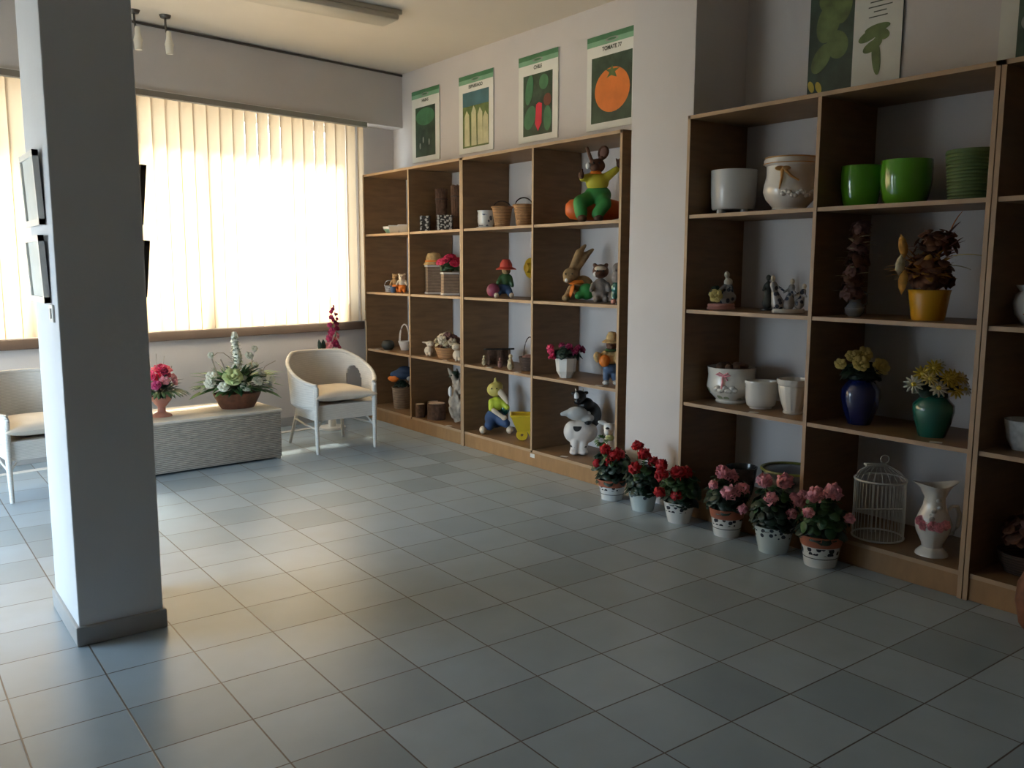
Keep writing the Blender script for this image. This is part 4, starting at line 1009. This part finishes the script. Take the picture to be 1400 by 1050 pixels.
# duck with green coat and yellow barrow
t = thing('duck_figurine', 'yellow-headed duck figure in lime shirt and blue trousers, seated', 'figurine', (3.70, 2.56, Z4), -YAW)
blob(t, 'head', 'petal_yellow' if False else mm('duck_yellow', (.66, .54, .14), .6, var=.08), [('e', (-.035, 0, .37), (.070, .062, .062)), ('e', (-.02, .01, .40), (.055, .05, .04)), ('c', (-.03, .0, .43), (-.03, 0, .465), .016, .012)])
blob(t, 'beak', 'cream', [('c', (.01, -.03, .355), (.055, -.07, .30), .030, .024), ('c', (.055, -.07, .30), (.075, -.085, .265), .024, .012)], .006)
blob(t, 'shirt', 'cloth_lime', [('e', (-.02, 0, .245), (.066, .055, .062)), ('c', (-.06, -.02, .265), (-.065, -.045, .21), .032, .026), ('c', (.03, -.01, .26), (.07, -.04, .22), .028, .024)], .007)
blob(t, 'arm', 'cream', [('c', (-.045, -.075, .20), (.035, -.10, .145), .022, .018), ('e', (.045, -.10, .14), (.026, .02, .024))], .006)
blob(t, 'trousers', 'cloth_navy', [('e', (-.03, .0, .12), (.095, .075, .085)), ('c', (.0, -.03, .12), (.06, -.09, .09), .052, .040), ('c', (-.06, -.03, .10), (-.08, -.08, .07), .055, .045)])
blob(t, 'coat', 'teal_glaze', [('e', (.05, .01, .20), (.045, .045, .055))], .007)
for s, r_ in ((-.135, .5), (.095, -.2)): blob(t, 'foot', 'cream', [('e', (s, -.095, .035), (.032, .045, .034))], .006)
eyes(t, (-.04, -.060, .385), .022, .006)
t = thing('toy_wheelbarrow', 'yellow toy wheelbarrow in front of the duck figure', 'toy', (3.585, 2.045, Z4), -YAW)
mb = MB(); w0, w1, y0, y1, h0, h1 = -.055, .085, -.045, .045, .10, .235
lo = [(w0, y0, h0), (w1, y0, h0), (w1, y1, h0), (w0, y1, h0)]; hi = [(w0 - .055, y0 - .045, h1), (w1 + .03, y0 - .045, h1), (w1 + .03, y1 + .045, h1), (w0 - .055, y1 + .045, h1)]
L_ = [mb.bm.verts.new(p) for p in lo]; H_ = [mb.bm.verts.new(p) for p in hi]; mb.bm.faces.new(L_)
for i in range(4): mb.bm.faces.new((L_[i], L_[(i + 1) % 4], H_[(i + 1) % 4], H_[i]))
mb.build('tray', 'yellow_paint', t, smooth=False, solid=.010)
mb = MB()
for a_, b_ in ((0, 1), (1, 2), (2, 3), (3, 0)): mb.tube([hi[a_], hi[b_]], .009, 8); 
mb.build('rim', 'yellow_paint', t)
for s in (-1, 1):
    l_ = MB().prism([(.012, .12), (.085, .12), (.095, .0), (.075, .0), (.050, .05)], -.008, .008).build('leg', 'yellow_paint', t, smooth=False); l_.rotation_euler = (PI / 2, 0, 0); l_.location = (0, s * .045, 0)
    MB().tube([(.10, s * .045, .21), (.155, s * .05, .225)], .008).build('grip', 'yellow_paint', t)
w_ = MB().lathe([(.012, -.012), (.045, -.012), (.048, 0), (.045, .012), (.012, .012)], closed=True, seg=22).build('wheel', 'yellow_paint', t); w_.rotation_euler = (PI / 2, 0, 0); w_.location = (-.02, .10, .0485)
# cow
t = thing('cow_figurine', 'large black and white cow figure holding a grey hen', 'figurine', (3.73, 1.50, Z4), -YAW)
blob(t, 'body', 'cow_hide', [('e', (-.01, -.02, .165), (.125, .095, .095)), ('e', (-.08, -.03, .17), (.07, .07, .085)), ('c', (-.06, -.06, .10), (-.065, -.075, .045), .042, .036), ('c', (.0, -.06, .10), (-.005, -.075, .045), .040, .036), ('e', (-.07, -.09, .022), (.04, .05, .022)), ('e', (-.002, -.09, .022), (.04, .05, .022))])
blob(t, 'cloak', 'black', [('e', (.05, .02, .29), (.095, .08, .11)), ('e', (.02, .0, .37), (.065, .06, .06)), ('c', (.07, -.02, .32), (.03, -.09, .26), .045, .032)])
blob(t, 'head', 'black', [('e', (-.03, -.02, .435), (.052, .048, .052)), ('e', (-.045, -.055, .41), (.034, .036, .030)), ('e', (-.075, .0, .46), (.022, .012, .014)), ('e', (.02, .0, .465), (.022, .012, .014))], .006)
MB().ell((-.052, -.050, .435), (.022, .030, .045), (.2, -.2, 0)).build('blaze', 'white', t)
for s in (-.055, -.005): MB().tube([(s, -.01, .475), (s * 1.1, -.01, .50)], [.008, .003], 8).build('horn', 'cream', t)
blob(t, 'hen', 'ceramic_grey', [('e', (-.055, -.09, .32), (.085, .045, .055)), ('c', (-.11, -.09, .325), (-.165, -.095, .315), .030, .018), ('e', (.02, -.09, .285), (.06, .035, .035))])
MB().ell((.03, -.085, .315), (.022, .02, .022)).build('hoof', 'white', t)
eyes(t, (-.05, -.085, .428), .020, .005)
t = thing('cow_figurine', 'small white cow figure with green flowers behind the first geranium', 'figurine', (3.62, 1.085, Z4), -YAW)
blob(t, 'body', 'white', [('e', (0, 0, .12), (.05, .045, .06)), ('c', (-.02, -.01, .08), (-.03, -.03, .02), .024, .020), ('c', (.02, -.01, .08), (.03, -.03, .02), .024, .020), ('c', (0, 0, .15), (.0, -.01, .24), .034, .028), ('c', (-.03, -.02, .14), (-.06, -.05, .14), .018, .016)], .006)
blob(t, 'head', 'white', [('e', (-.005, -.02, .265), (.040, .040, .042)), ('e', (-.022, -.055, .245), (.026, .026, .022)), ('e', (-.050, -.005, .305), (.040, .012, .017), (0, .25, 0)), ('e', (.055, .0, .290), (.030, .014, .020), (0, .2, 0))], .005)
MB().ell((-.02, -.052, .272), (.016, .012, .010)).build('eye_patch', 'black', t)
MB().ell((0, -.03, .20), (.032, .03, .024)).build('scarf', 'petal_green', t)
mb = MB()
for i in range(24):
    a = i * 2.4; d = Vector((math.cos(a) - .3, -.6, math.sin(a))); mb.leaf(Vector((-.06, -.06, .19)) + d * .015, d, .045, .018)
mb.build('posy', 'leaf_light', t, solid=.001)
# ================================================================== RIGHT SHELVES, top row
t = pot('cylinder_pot', 'plain pale grey cylinder pot on small feet', 'pot', (3.64, .055, Z1), [(.122, .030), (.128, .04), (.134, .13), (.137, .262)], 'ceramic_grey', seg=48)
mb = MB()
for k in range(4):
    a = PI / 4 + k * PI / 2 - .3; MB().lathe([(0, 0), (.020, 0), (.024, .012), (.020, .034), (0, .036)], (.098 * math.cos(a), .098 * math.sin(a), 0), seg=14).build('foot', 'ceramic_grey', t)
t = pot('ornate_pot', 'large ornate white pot with gold rim and bow relief', 'pot', (3.67, -.325, Z1), [(.095, 0), (.10, .012), (.092, .022), (.135, .07), (.150, .11), (.146, .15), (.134, .20), (.135, .255), (.150, .265), (.152, .285), (.142, .300)], 'ceramic', seg=56)
ring(t, 'gold_rim', 'gold', .143, .301, .004, seg=48); ring(t, 'gold_line', 'gold', .1525, .268, .0025, seg=48)
mb = MB()
for p_ in ((-.095, -.105, .235, .030, .012, .014), (-.065, -.125, .235, .026, .012, .012)): mb.ell(p_[:3], p_[3:])
mb.tube([(-.085, -.115, .23), (-.088, -.125, .18), (-.10, -.125, .12)], [.010, .008, .004], 8); mb.tube([(-.075, -.12, .23), (-.04, -.14, .19), (.0, -.150, .165)], [.009, .007, .004], 8)
mb.build('bow_relief', 'gold', t)
mb = MB()
for i in range(12):
    a = -PI / 2 - .55 + i * .11; mb.ell((.147 * math.cos(a), .147 * math.sin(a), .095 + .012 * math.sin(i * 1.3)), (.016, .012, .014), sub=2)
mb.build('flower_relief', 'ceramic', t)
for lab, y_, r_, h_ in (('smaller glossy green pot, left of the two glossy ones', -.785, .105, .215), ('larger glossy green pot, middle of the green pots', -1.035, .125, .222)):
    pot('green_pot', lab, 'pot', (3.64, y_, Z1), [(r_ * .74, 0), (r_ * .86, h_ * .12), (r_ * .99, h_ * .5), (r_, h_ * .8), (r_ * .97, h_)], 'green_glaze', seg=48, group='green pots on the right top shelf')
n_ = 14; prof = [(.092, 0)]
for i in range(n_): z_ = .008 + .225 * i / n_; r_ = .100 + .022 * i / n_; prof += [(r_, z_), (r_ + .008, z_ + .004), (r_ + .008, z_ + .010)]
prof += [(.124, .238)]
pot('green_pot', 'dull green ribbed pot against the right upright', 'pot', (3.64, -1.372, Z1), prof, 'green_ribbed', seg=48, group='green pots on the right top shelf')

# second row
def china_figure(name, label, x, y, s, m, extra=None):
    t = thing(name, label, 'figurine', (x, y, Z2), -YAW, 'porcelain figures on the second shelf')
    return t
t = china_figure('porcelain_figurine', 'porcelain lady figure with a large cream rose at her feet', 3.62, .105, 1, None)
MB().lathe([(0, 0), (.085, 0), (.088, .010), (.08, .018), (.085, .026), (.078, .036), (0, .036)], seg=30, sq=(1, .7)).build('base', 'pinkclay', t)
blob(t, 'gown', 'porcelain', [('e', (.035, 0, .07), (.058, .045, .045)), ('c', (.04, 0, .08), (.045, 0, .135), .042, .026), ('c', (.03, 0, .15), (-.015, -.03, .125), .014, .010)], .005)
blob(t, 'bust', 'cream', [('e', (.04, 0, .165), (.028, .020, .028)), ('e', (.03, -.004, .212), (.018, .018, .021)), ('c', (.035, 0, .18), (.032, 0, .20), .010)], .004)
MB().ell((.034, .004, .218), (.019, .019, .020)).build('hair', 'dried_brown', t)
rose(t, (-.045, -.045, .085), (-.2, -1, .25), .042, 'petal_cream', nm='rose')
fol_round(t, (-.04, -.005, .11), .038, 20, .018, 'leaf_dark')
t = china_figure('porcelain_figurine', 'dark slender figure with full skirt, set back on the second shelf', 3.76, -.135, 1, None)
blob(t, 'body', 'slate', [('c', (0, 0, .044), (0, 0, .09), .036, .022), ('c', (0, 0, .09), (0, 0, .15), .018, .024), ('c', (.02, 0, .15), (.05, -.01, .12), .009, .008), ('c', (-.02, 0, .15), (-.035, -.02, .12), .009, .008), ('e', (0, 0, .196), (.016, .016, .019)), ('e', (.035, 0, .10), (.025, .02, .04))], .005)
MB().lathe([(0, 0), (.045, 0), (.045, .010), (0, .010)], seg=20).build('base', 'black', t)
t = china_figure('porcelain_figurine', 'group of grey porcelain dancers near the second upright', 3.62, -.385, 1, None)
for k, (x_, y_, s_, lean) in enumerate(((-.055, .02, 1.1, -.02), (.0, .0, 1.0, .01), (.055, -.015, .85, .015))):
    blob(t, 'dancer', 'porcelain', [('c', (x_, y_, .05), (x_ + lean, y_, .10 * s_), .036 * s_, .020 * s_), ('c', (x_ + lean, y_, .10 * s_), (x_ + lean * 1.5, y_, .145 * s_), .015, .020 * s_), ('c', (x_ + lean, y_, .145 * s_), (x_ + .03, y_ - .03, .11 * s_), .008, .007), ('c', (x_ + lean, y_, .145 * s_), (x_ - .035, y_ - .015, .115 * s_), .008, .007)], .005)
    blob(t, 'dancer_head', 'cream', [('e', (x_ + lean * 1.7, y_, .178 * s_), (.014, .014, .017)), ('c', (x_ + lean * 1.5, y_, .155 * s_), (x_ + lean * 1.6, y_, .17 * s_), .007)], .004)
MB().lathe([(0, 0), (.092, 0), (.094, .010), (.088, .022), (0, .024)], seg=30, sq=(1, .55), flute=.04, nf=9).build('base', 'ceramic', t)
# tall dried bouquet in silver vase
t = pot('dried_bouquet', 'tall narrow bouquet of brown dried flowers in a small silver vase', 'dried flowers', (3.62, -.80, Z2), [(.035, 0), (.05, .02), (.055, .045), (.030, .075), (.034, .09)], 'silver', seg=24)
for k in range(7):
    z_ = .13 + k * .056; x_ = -.025 + .05 * k / 7
    fol_round(t, (x_, 0, z_), .062 - .002 * k, 26, .024, ('dried_rose', 'dried_brown')[k % 2], nm='dried_cluster', zs=.8, low=-1)
mb = MB()
for k in range(20): a = random.uniform(0, 6.28); b0 = Vector((-.02, 0, .10 + .016 * k)); mb.leaf(b0, (math.cos(a), math.sin(a), .5), .11, .022, curl=.3)
mb.build('dried_leaves', 'dried_pale', t, solid=.001)
MB().tube([(.035, 0, .05), (.062, -.01, .07), (.06, -.01, .12), (.045, 0, .13)], .006).build('handle', 'silver', t)
# yellow pot bouquet
t = pot('dried_bouquet', 'golden dried flower bouquet in a bright yellow pot', 'dried flowers', (3.62, -1.205, Z2), [(.075, 0), (.08, .02), (.095, .13), (.098, .145), (.102, .15)], 'yellow_glaze', seg=32)
fol_round(t, (-.01, 0, .24), .12, 90, .030, 'dried_brown', nm='dried_filler', zs=.8, low=-1)
fol_round(t, (.02, 0, .36), .10, 60, .026, 'dried_brown', nm='upper_filler', zs=1.0)
fol_blade(t, (-.03, 0, .20), .10, 80, .10, .034, 'dried_gold', nm='golden_leaves', zs=1.2)
fol_blade(t, (.03, 0, .30), .08, 40, .10, .030, 'dried_rose', nm='brown_leaves', zs=1.6)
for p_, d_, L_, m_ in (((-.15, -.03, .30), (-.25, -.3, 1), .14, 'dried_gold'), ((-.15, -.05, .25), (-.3, -.4, -.8), .13, 'dried_gold'), ((-.17, -.03, .22), (-.1, -.3, .9), .12, 'dried_pale'), ((.06, -.08, .315), (1, -.3, .22), .13, 'petal_cream'), ((.04, -.09, .27), (.9, -.3, .0), .10, 'dried_pale'), ((.07, -.02, .42), (.2, -.1, 1), .12, 'cloth_orange')):
    MB().leaf(p_, d_, L_, .045, curl=.2).build('large_leaf', m_, t, solid=.0015)
t = pot('porcelain_vase', 'white vase with orange pattern at the right edge, second shelf', 'vase', (3.62, -1.690, Z2), [(.04, 0), (.045, .01), (.075, .05), (.085, .10), (.075, .14), (.058, .155), (.072, .175), (.075, .182)], 'orange_vase', seg=36)

# third row
t = pot('floral_pot', 'large white pot with pink ribbon decoration and bark on top', 'pot', (3.66, .035, Z3), [(.088, 0), (.095, .010), (.090, .02), (.135, .065), (.150, .10), (.146, .13), (.142, .17), (.148, .215), (.150, .222)], 'floral_pot', seg=56)
soil(t, .135, .205)
mb = MB()
for i in range(9): a = i * 2.4; mb.ell((.07 * math.cos(a), .07 * math.sin(a), .225), (.035, .026, .022), (0, 0, a), sub=2)
mb.build('bark_pieces', 'bark', t)
mb = MB()
mb.tube([(-.085, -.118, .185), (-.105, -.112, .195), (-.120, -.09, .185), (-.10, -.112, .178), (-.085, -.12, .18), (-.06, -.135, .195), (-.045, -.14, .183), (-.07, -.128, .176), (-.085, -.12, .18)], .005, 8)
mb.tube([(-.085, -.122, .18), (-.088, -.128, .14), (-.092, -.128, .095)], .006, 8); mb.tube([(-.08, -.122, .18), (-.06, -.138, .15)], .005, 8)
mb.build('ribbon', 'pink', t)
mb = MB()
for i in range(9):
    a = -PI / 2 - .9 + i * .10; mb.ell((.150 * math.cos(a), .150 * math.sin(a), .095 + .010 * math.sin(i * 2)), (.018, .013, .016), sub=2)
mb.build('flower_relief', 'ceramic', t)
t = pot('oval_pot', 'small plain white oval pot between two larger ones', 'pot', (3.62, -.222, Z3), [(.075, .012), (.085, .022), (.092, .06), (.094, .145), (.099, .155), (.097, .165)], 'ceramic', seg=44, sq=(1, .85))
MB().lathe([(.060, 0), (.066, 0), (.070, .014), (0, .014), (0, .0)], seg=36, sq=(1, .85)).build('foot', 'ceramic', t)
t = pot('fluted_pot', 'white fluted pot on a small foot before the upright', 'pot', (3.61, -.453, Z3), [(.052, 0), (.056, .008), (.050, .018), (.066, .06), (.080, .12), (.086, .155), (.082, .162), (.092, .175), (.094, .20)], 'ceramic', seg=60, flute=.018, nf=15)
t = pot('rose_vase', 'dark blue vase of cream-yellow roses', 'vase with flowers', (3.62, -.865, Z3), [(.058, 0), (.062, .01), (.088, .08), (.102, .15), (.098, .19), (.075, .222), (.068, .232), (.076, .242)], 'blue_glaze', seg=44)
fol_round(t, (0, 0, .27), .10, 54, .036, 'leaf_dark', zs=.65)
for p_, r_ in (((-.045, -.09, .335), .042), ((.075, -.06, .315), .046), ((-.06, 0, .365), .032), ((-.125, -.02, .325), .030), ((.02, .02, .375), .04), ((.0, .06, .36), .035)): rose(t, p_, (p_[0] * 2, -1, .5), r_ * 1.05, 'petal_cream', nm='rose')
t = pot('daisy_vase', 'teal green vase of yellow and white daisies', 'vase with flowers', (3.60, -1.275, Z3), [(.062, 0), (.066, .01), (.085, .07), (.098, .13), (.096, .16), (.070, .188), (.066, .196), (.072, .205)], 'teal_glaze', seg=44)
fol_round(t, (0, 0, .24), .10, 50, .030, 'leaf_dark', zs=.6)
for p_, pm_, r_ in (((-.125, -.04, .265), 'petal_white', .048), ((-.075, -.02, .315), 'petal_yellow', .045), ((-.02, -.02, .345), 'petal_yellow', .045), ((-.03, -.10, .255), 'petal_white', .048), ((.055, -.09, .245), 'petal_yellow', .048), ((.06, -.05, .30), 'petal_yellow', .050), ((-.07, -.09, .30), 'petal_cream', .040), ((.01, .0, .355), 'petal_white', .038), ((.12, -.02, .29), 'petal_cream', .044), ((.12, -.06, .245), 'petal_white', .038), ((.02, -.08, .30), 'petal_yellow', .042)):
    daisy(t, p_, (p_[0] * 3, -1, .55), r_, pm_)
t = pot('white_bowl', 'white bowl with grey marks at the right edge, third shelf', 'bowl', (3.63, -1.700, Z3), [(.055, 0), (.060, .010), (.080, .05), (.090, .11), (.094, .14)], mm('white_marks', (.66, .67, .67), .2, var=.2, vscale=30, coat=.5), seg=36)

# bottom row, right
t = pot('wide_bowl', 'wide dark bowl with yellow-green rim behind the pink geraniums', 'bowl', (3.73, -.375, Z4), [(.085, 0), (.09, .02), (.135, .09), (.165, .20), (.172, .225)], mm('patch_bowl', (.20, .19, .17), .25, var=.8, vscale=14, coat=.4), seg=44)
ring(t, 'rim', mm('rim_green', (.22, .22, .04), .3, coat=.4), .170, .227, .008, seg=44)
MB().lathe([(0, .215), (.15, .215), (.15, .222), (0, .25)], seg=30).build('filling', 'black', t)
t = pot('black_pot', 'dark glazed pot left of the wide bowl, bottom shelf', 'pot', (3.72, -.02, Z4), [(.07, 0), (.08, .04), (.092, .14), (.095, .16), (.10, .178)], mm('dark_glaze', (.05, .045, .04), .25, var=.6, vscale=18, coat=.4), seg=36)
# bird cage
t = thing('bird_cage', 'white wire bird cage standing open on the bottom shelf', 'bird cage', (3.60, -1.02, Z4), -YAW)
ring(t, 'base_ring', 'wire', .128, .006, .0055, seg=40); ring(t, 'top_ring', 'wire', .128, .315, .0055, seg=40)
mb = MB()
for i in range(40):
    a = 2 * PI * i / 40; x_, y_ = .128 * math.cos(a), .128 * math.sin(a); mb.tube([(x_, y_, .006), (x_, y_, .315)], .0016, 5)
mb.build('bars', 'wire', t)
mb = MB()
for i in range(20):
    a = 2 * PI * i / 20; mb.tube([(.128 * math.cos(a), .128 * math.sin(a), .315), (.10 * math.cos(a) - .005, .10 * math.sin(a), .355), (.05 * math.cos(a) - .01, .05 * math.sin(a), .385)], .0016, 5)
mb.build('dome', 'wire', t)
MB().box((-.04, -.02, .396), (.115, .03, .012), (0, .05, .1), .003).build('top_bar', 'wire', t)
ring(t, 'hanging_loop', 'wire', .022, 0, .003, seg=20).rotation_euler = (PI / 2, 0, 0)
[c for c in COL.objects if c.parent == t][-1].location = (.015, 0, .42)
MB().lathe([(0, 0), (.126, 0), (.126, .003), (0, .003)], seg=36).build('floor_mesh', mm('cage_floor', (.25, .22, .18), .6), t)
mb = MB()
for x_ in (-.03, -.005): mb.tube([(x_, .02, .02), (x_, .02, .31)], .002, 5)
mb.tube([(-.128, 0, .15), (.128, 0, .15)], .003, 6); mb.build('perch', 'wire', t)
# pitcher
t = thing('porcelain_pitcher', 'white porcelain pitcher with pink flowers and curved handle', 'pitcher', (3.56, -1.335, Z4), -YAW)
mb = MB(); prof = [(0, 0), (.078, 0), (.075, .012), (.048, .04), (.052, .06), (.080, .12), (.086, .16), (.072, .205), (.055, .245), (.048, .29), (.055, .33), (.068, .352), (.062, .352), (.048, .33), (.042, .29), (.05, .24), (0, .22)]
seg = 40; rings = []
for (r_, z_) in prof:
    rg = []
    for i in range(seg):
        a = 2 * PI * i / seg; lip = 1.0; dz = 0
        if z_ > .30:
            k = (z_ - .30) / .052; c_ = math.cos(a); lip = 1 + .75 * k * abs(c_) ** 3; dz = .022 * k * abs(c_) ** 3
        rg.append(mb.bm.verts.new((r_ * lip * math.cos(a), r_ * math.sin(a) * (1 + .03 * math.cos(6 * a)), z_ + dz)))
    rings.append(rg)
for a_, b_ in zip(rings, rings[1:]):
    for i in range(seg):
        try: mb.bm.faces.new((a_[i], a_[(i + 1) % seg], b_[(i + 1) % seg], b_[i]))
        except ValueError: pass
bmesh.ops.remove_doubles(mb.bm, verts=mb.bm.verts, dist=1e-5)
mb.build('body', 'ceramic', t)
MB().tube([(.062, 0, .215), (.088, 0, .245), (.112, 0, .245), (.128, 0, .20), (.120, 0, .14), (.100, 0, .105), (.078, 0, .10)], [.008, .009, .010, .010, .009, .009, .007], 10).build('handle', 'ceramic', t)
for p_, m_ in (((-.070, -.048, .16), 'pink'), ((-.042, -.076, .165), 'pink'), ((-.012, -.086, .16), 'pink'), ((-.078, -.025, .18), 'pink'), ((.018, -.084, .172), 'pink')): rose(t, p_, (p_[0], -1.0, .1), .026, m_, nm='flower_relief')
mb = MB()
for p_ in ((-.03, -.058, .235), (.0, -.055, .25), (-.035, -.05, .21), (-.005, -.05, .285), (-.045, -.075, .20)): mb.ell(p_, (.014, .009, .012), sub=2)
mb.build('leaf_relief', 'ceramic_grey', t)
# dried arrangement right
t = pot('dried_bouquet', 'low basket of rust-brown dried leaves at the lower right', 'dried flowers', (3.66, -1.735, Z4), [(.09, 0), (.11, .04), (.125, .10)], 'wicker_dark', seg=28)
fol_round(t, (0, 0, .17), .115, 80, .034, 'dried_brown', nm='dried_filler', zs=1.0)
fol_round(t, (.02, 0, .20), .12, 34, .030, 'dried_rose', nm='dried_leaves', zs=.8)
rose(t, (-.01, -.115, .12), (0, -1, .3), .032, 'dried_pale', nm='dried_flower'); rose(t, (.04, -.12, .05), (0, -1, .2), .038, 'dried_pale', nm='dried_flower')
t = pot('brown_jar', 'tall narrow brown jar standing on the floor at the right edge', 'jar', (3.33, -1.925, 0), [(.05, 0), (.065, .02), (.085, .12), (.08, .20), (.055, .26), (.05, .29), (.06, .30)], 'basketbrown', seg=32)

# paper price tags on the shelf boards
def ptag(label, x, y, z, rz=.4):
    o = MB().box((0, 0, .001), (.035, .055, .0016)).build('price_tag', 'tag', smooth=False); o.location = (x, y, z); o.rotation_euler = (0, 0, rz)
    tag(o, label, 'price tag', 'blank paper tags on the shelf boards')
ptag('paper tag before the small white cup', 3.51, 4.38, Z3); ptag('paper tag before the round grey pot', 3.50, 4.18, Z3, .2)
ptag('paper tag before the stable', 3.50, 2.42, Z3); ptag('paper tag before the dark hooped basket', 3.50, 2.03, Z3)
ptag('paper tag before the dried flower basket', 3.51, 3.12, Z3); ptag('paper tag before the cow holding a hen', 3.52, 1.47, Z4)
ptag('paper tag before the driftwood figure', 3.50, 3.05, Z4); ptag('paper tag before the straw figure', 3.50, 1.07, Z3)
ptag('paper tag before the teal daisy vase', 3.46, -1.37, Z3); ptag('paper tag before the small oval pot', 3.455, -.30, Z3)
o = MB().box((0, 0, 0), (.0016, .055, .03)).build('price_tag', 'tag', smooth=False); o.location = (XL + .0075, 1.80, .085); tag(o, 'small paper tag stuck on the kick board below the barrow', 'price tag', 'blank paper tags on the shelf boards')

o = MB().box((0, 0, 0), (.004, .05, .085)).build('paper_label', 'white', smooth=False); o.location = (XL - .0055, 4.575, 1.06); tag(o, 'white paper label stuck on the shelf end by the window sill', 'label')
# ================================================================== light, world, camera
w = bpy.data.worlds.new('World'); SC.world = w; w.use_nodes = True
nt = w.node_tree; bg = nt.nodes['Background']; bg.inputs['Color'].default_value = (.66, .81, 1.0, 1); bg.inputs['Strength'].default_value = 14.0
def area(name, loc, rot, sx, sy, e, col, portal=False):
    l = bpy.data.lights.new(name, 'AREA'); l.shape = 'RECTANGLE'; l.size = sx; l.size_y = sy; l.energy = e; l.color = col
    o = bpy.data.objects.new(name, l); COL.objects.link(o); o.location = loc; o.rotation_euler = rot
    if portal: l.cycles.is_portal = True
    return o
c = wpt((W0 + W1) / 2, -.26, (WZ0 + WZ1) / 2)
area('daylight_window_portal', c, (R(-90), 0, WANG), W1 - W0, WZ1 - WZ0, 10, (1, 1, 1), True)
area('daylight_shop_portal', (XL0 - .15, (LO0 + LO1) / 2, LOZ / 2), (0, R(-90), 0), LOZ, LO1 - LO0, 10, (1, 1, 1), True)
s = bpy.data.lights.new('sun', 'SUN'); s.energy = 66.0; s.color = (1, .93, .80); s.angle = R(9)
so = bpy.data.objects.new('sun', s); COL.objects.link(so)
d = Vector((-.17, -1.0, -.95)).normalized(); so.rotation_euler = d.to_track_quat('-Z', 'Y').to_euler()

cd = bpy.data.cameras.new('camera'); cam = bpy.data.objects.new('camera', cd); COL.objects.link(cam); SC.camera = cam
cd.sensor_fit = 'HORIZONTAL'; cd.sensor_width = 36; cd.lens = 36 * 1191.84 / 1400
yaw, pitch, roll = .6404, -.1344, .003
F = Vector((math.sin(yaw) * math.cos(pitch), math.cos(yaw) * math.cos(pitch), math.sin(pitch)))
r = Vector((math.cos(yaw), -math.sin(yaw), 0)); u = r.cross(F)
c_, s_ = math.cos(roll), math.sin(roll); rr = r * c_ + u * s_; uu = -r * s_ + u * c_
mtx = Matrix((( rr.x, uu.x, -F.x, -1.9534 * T), (rr.y, uu.y, -F.y, -10.4795 * T), (rr.z, uu.z, -F.z, 4.7057 * T), (0, 0, 0, 1)))
cam.matrix_world = mtx; cd.clip_start = .05; cd.clip_end = 100
vs = SC.view_settings; vs.view_transform = 'Standard'; vs.look = 'None'; vs.gamma = 1; vs.use_curve_mapping = False; vs.exposure = 0.0
SC.cycles.max_bounces = 10; SC.cycles.diffuse_bounces = 6; SC.cycles.transparent_max_bounces = 12
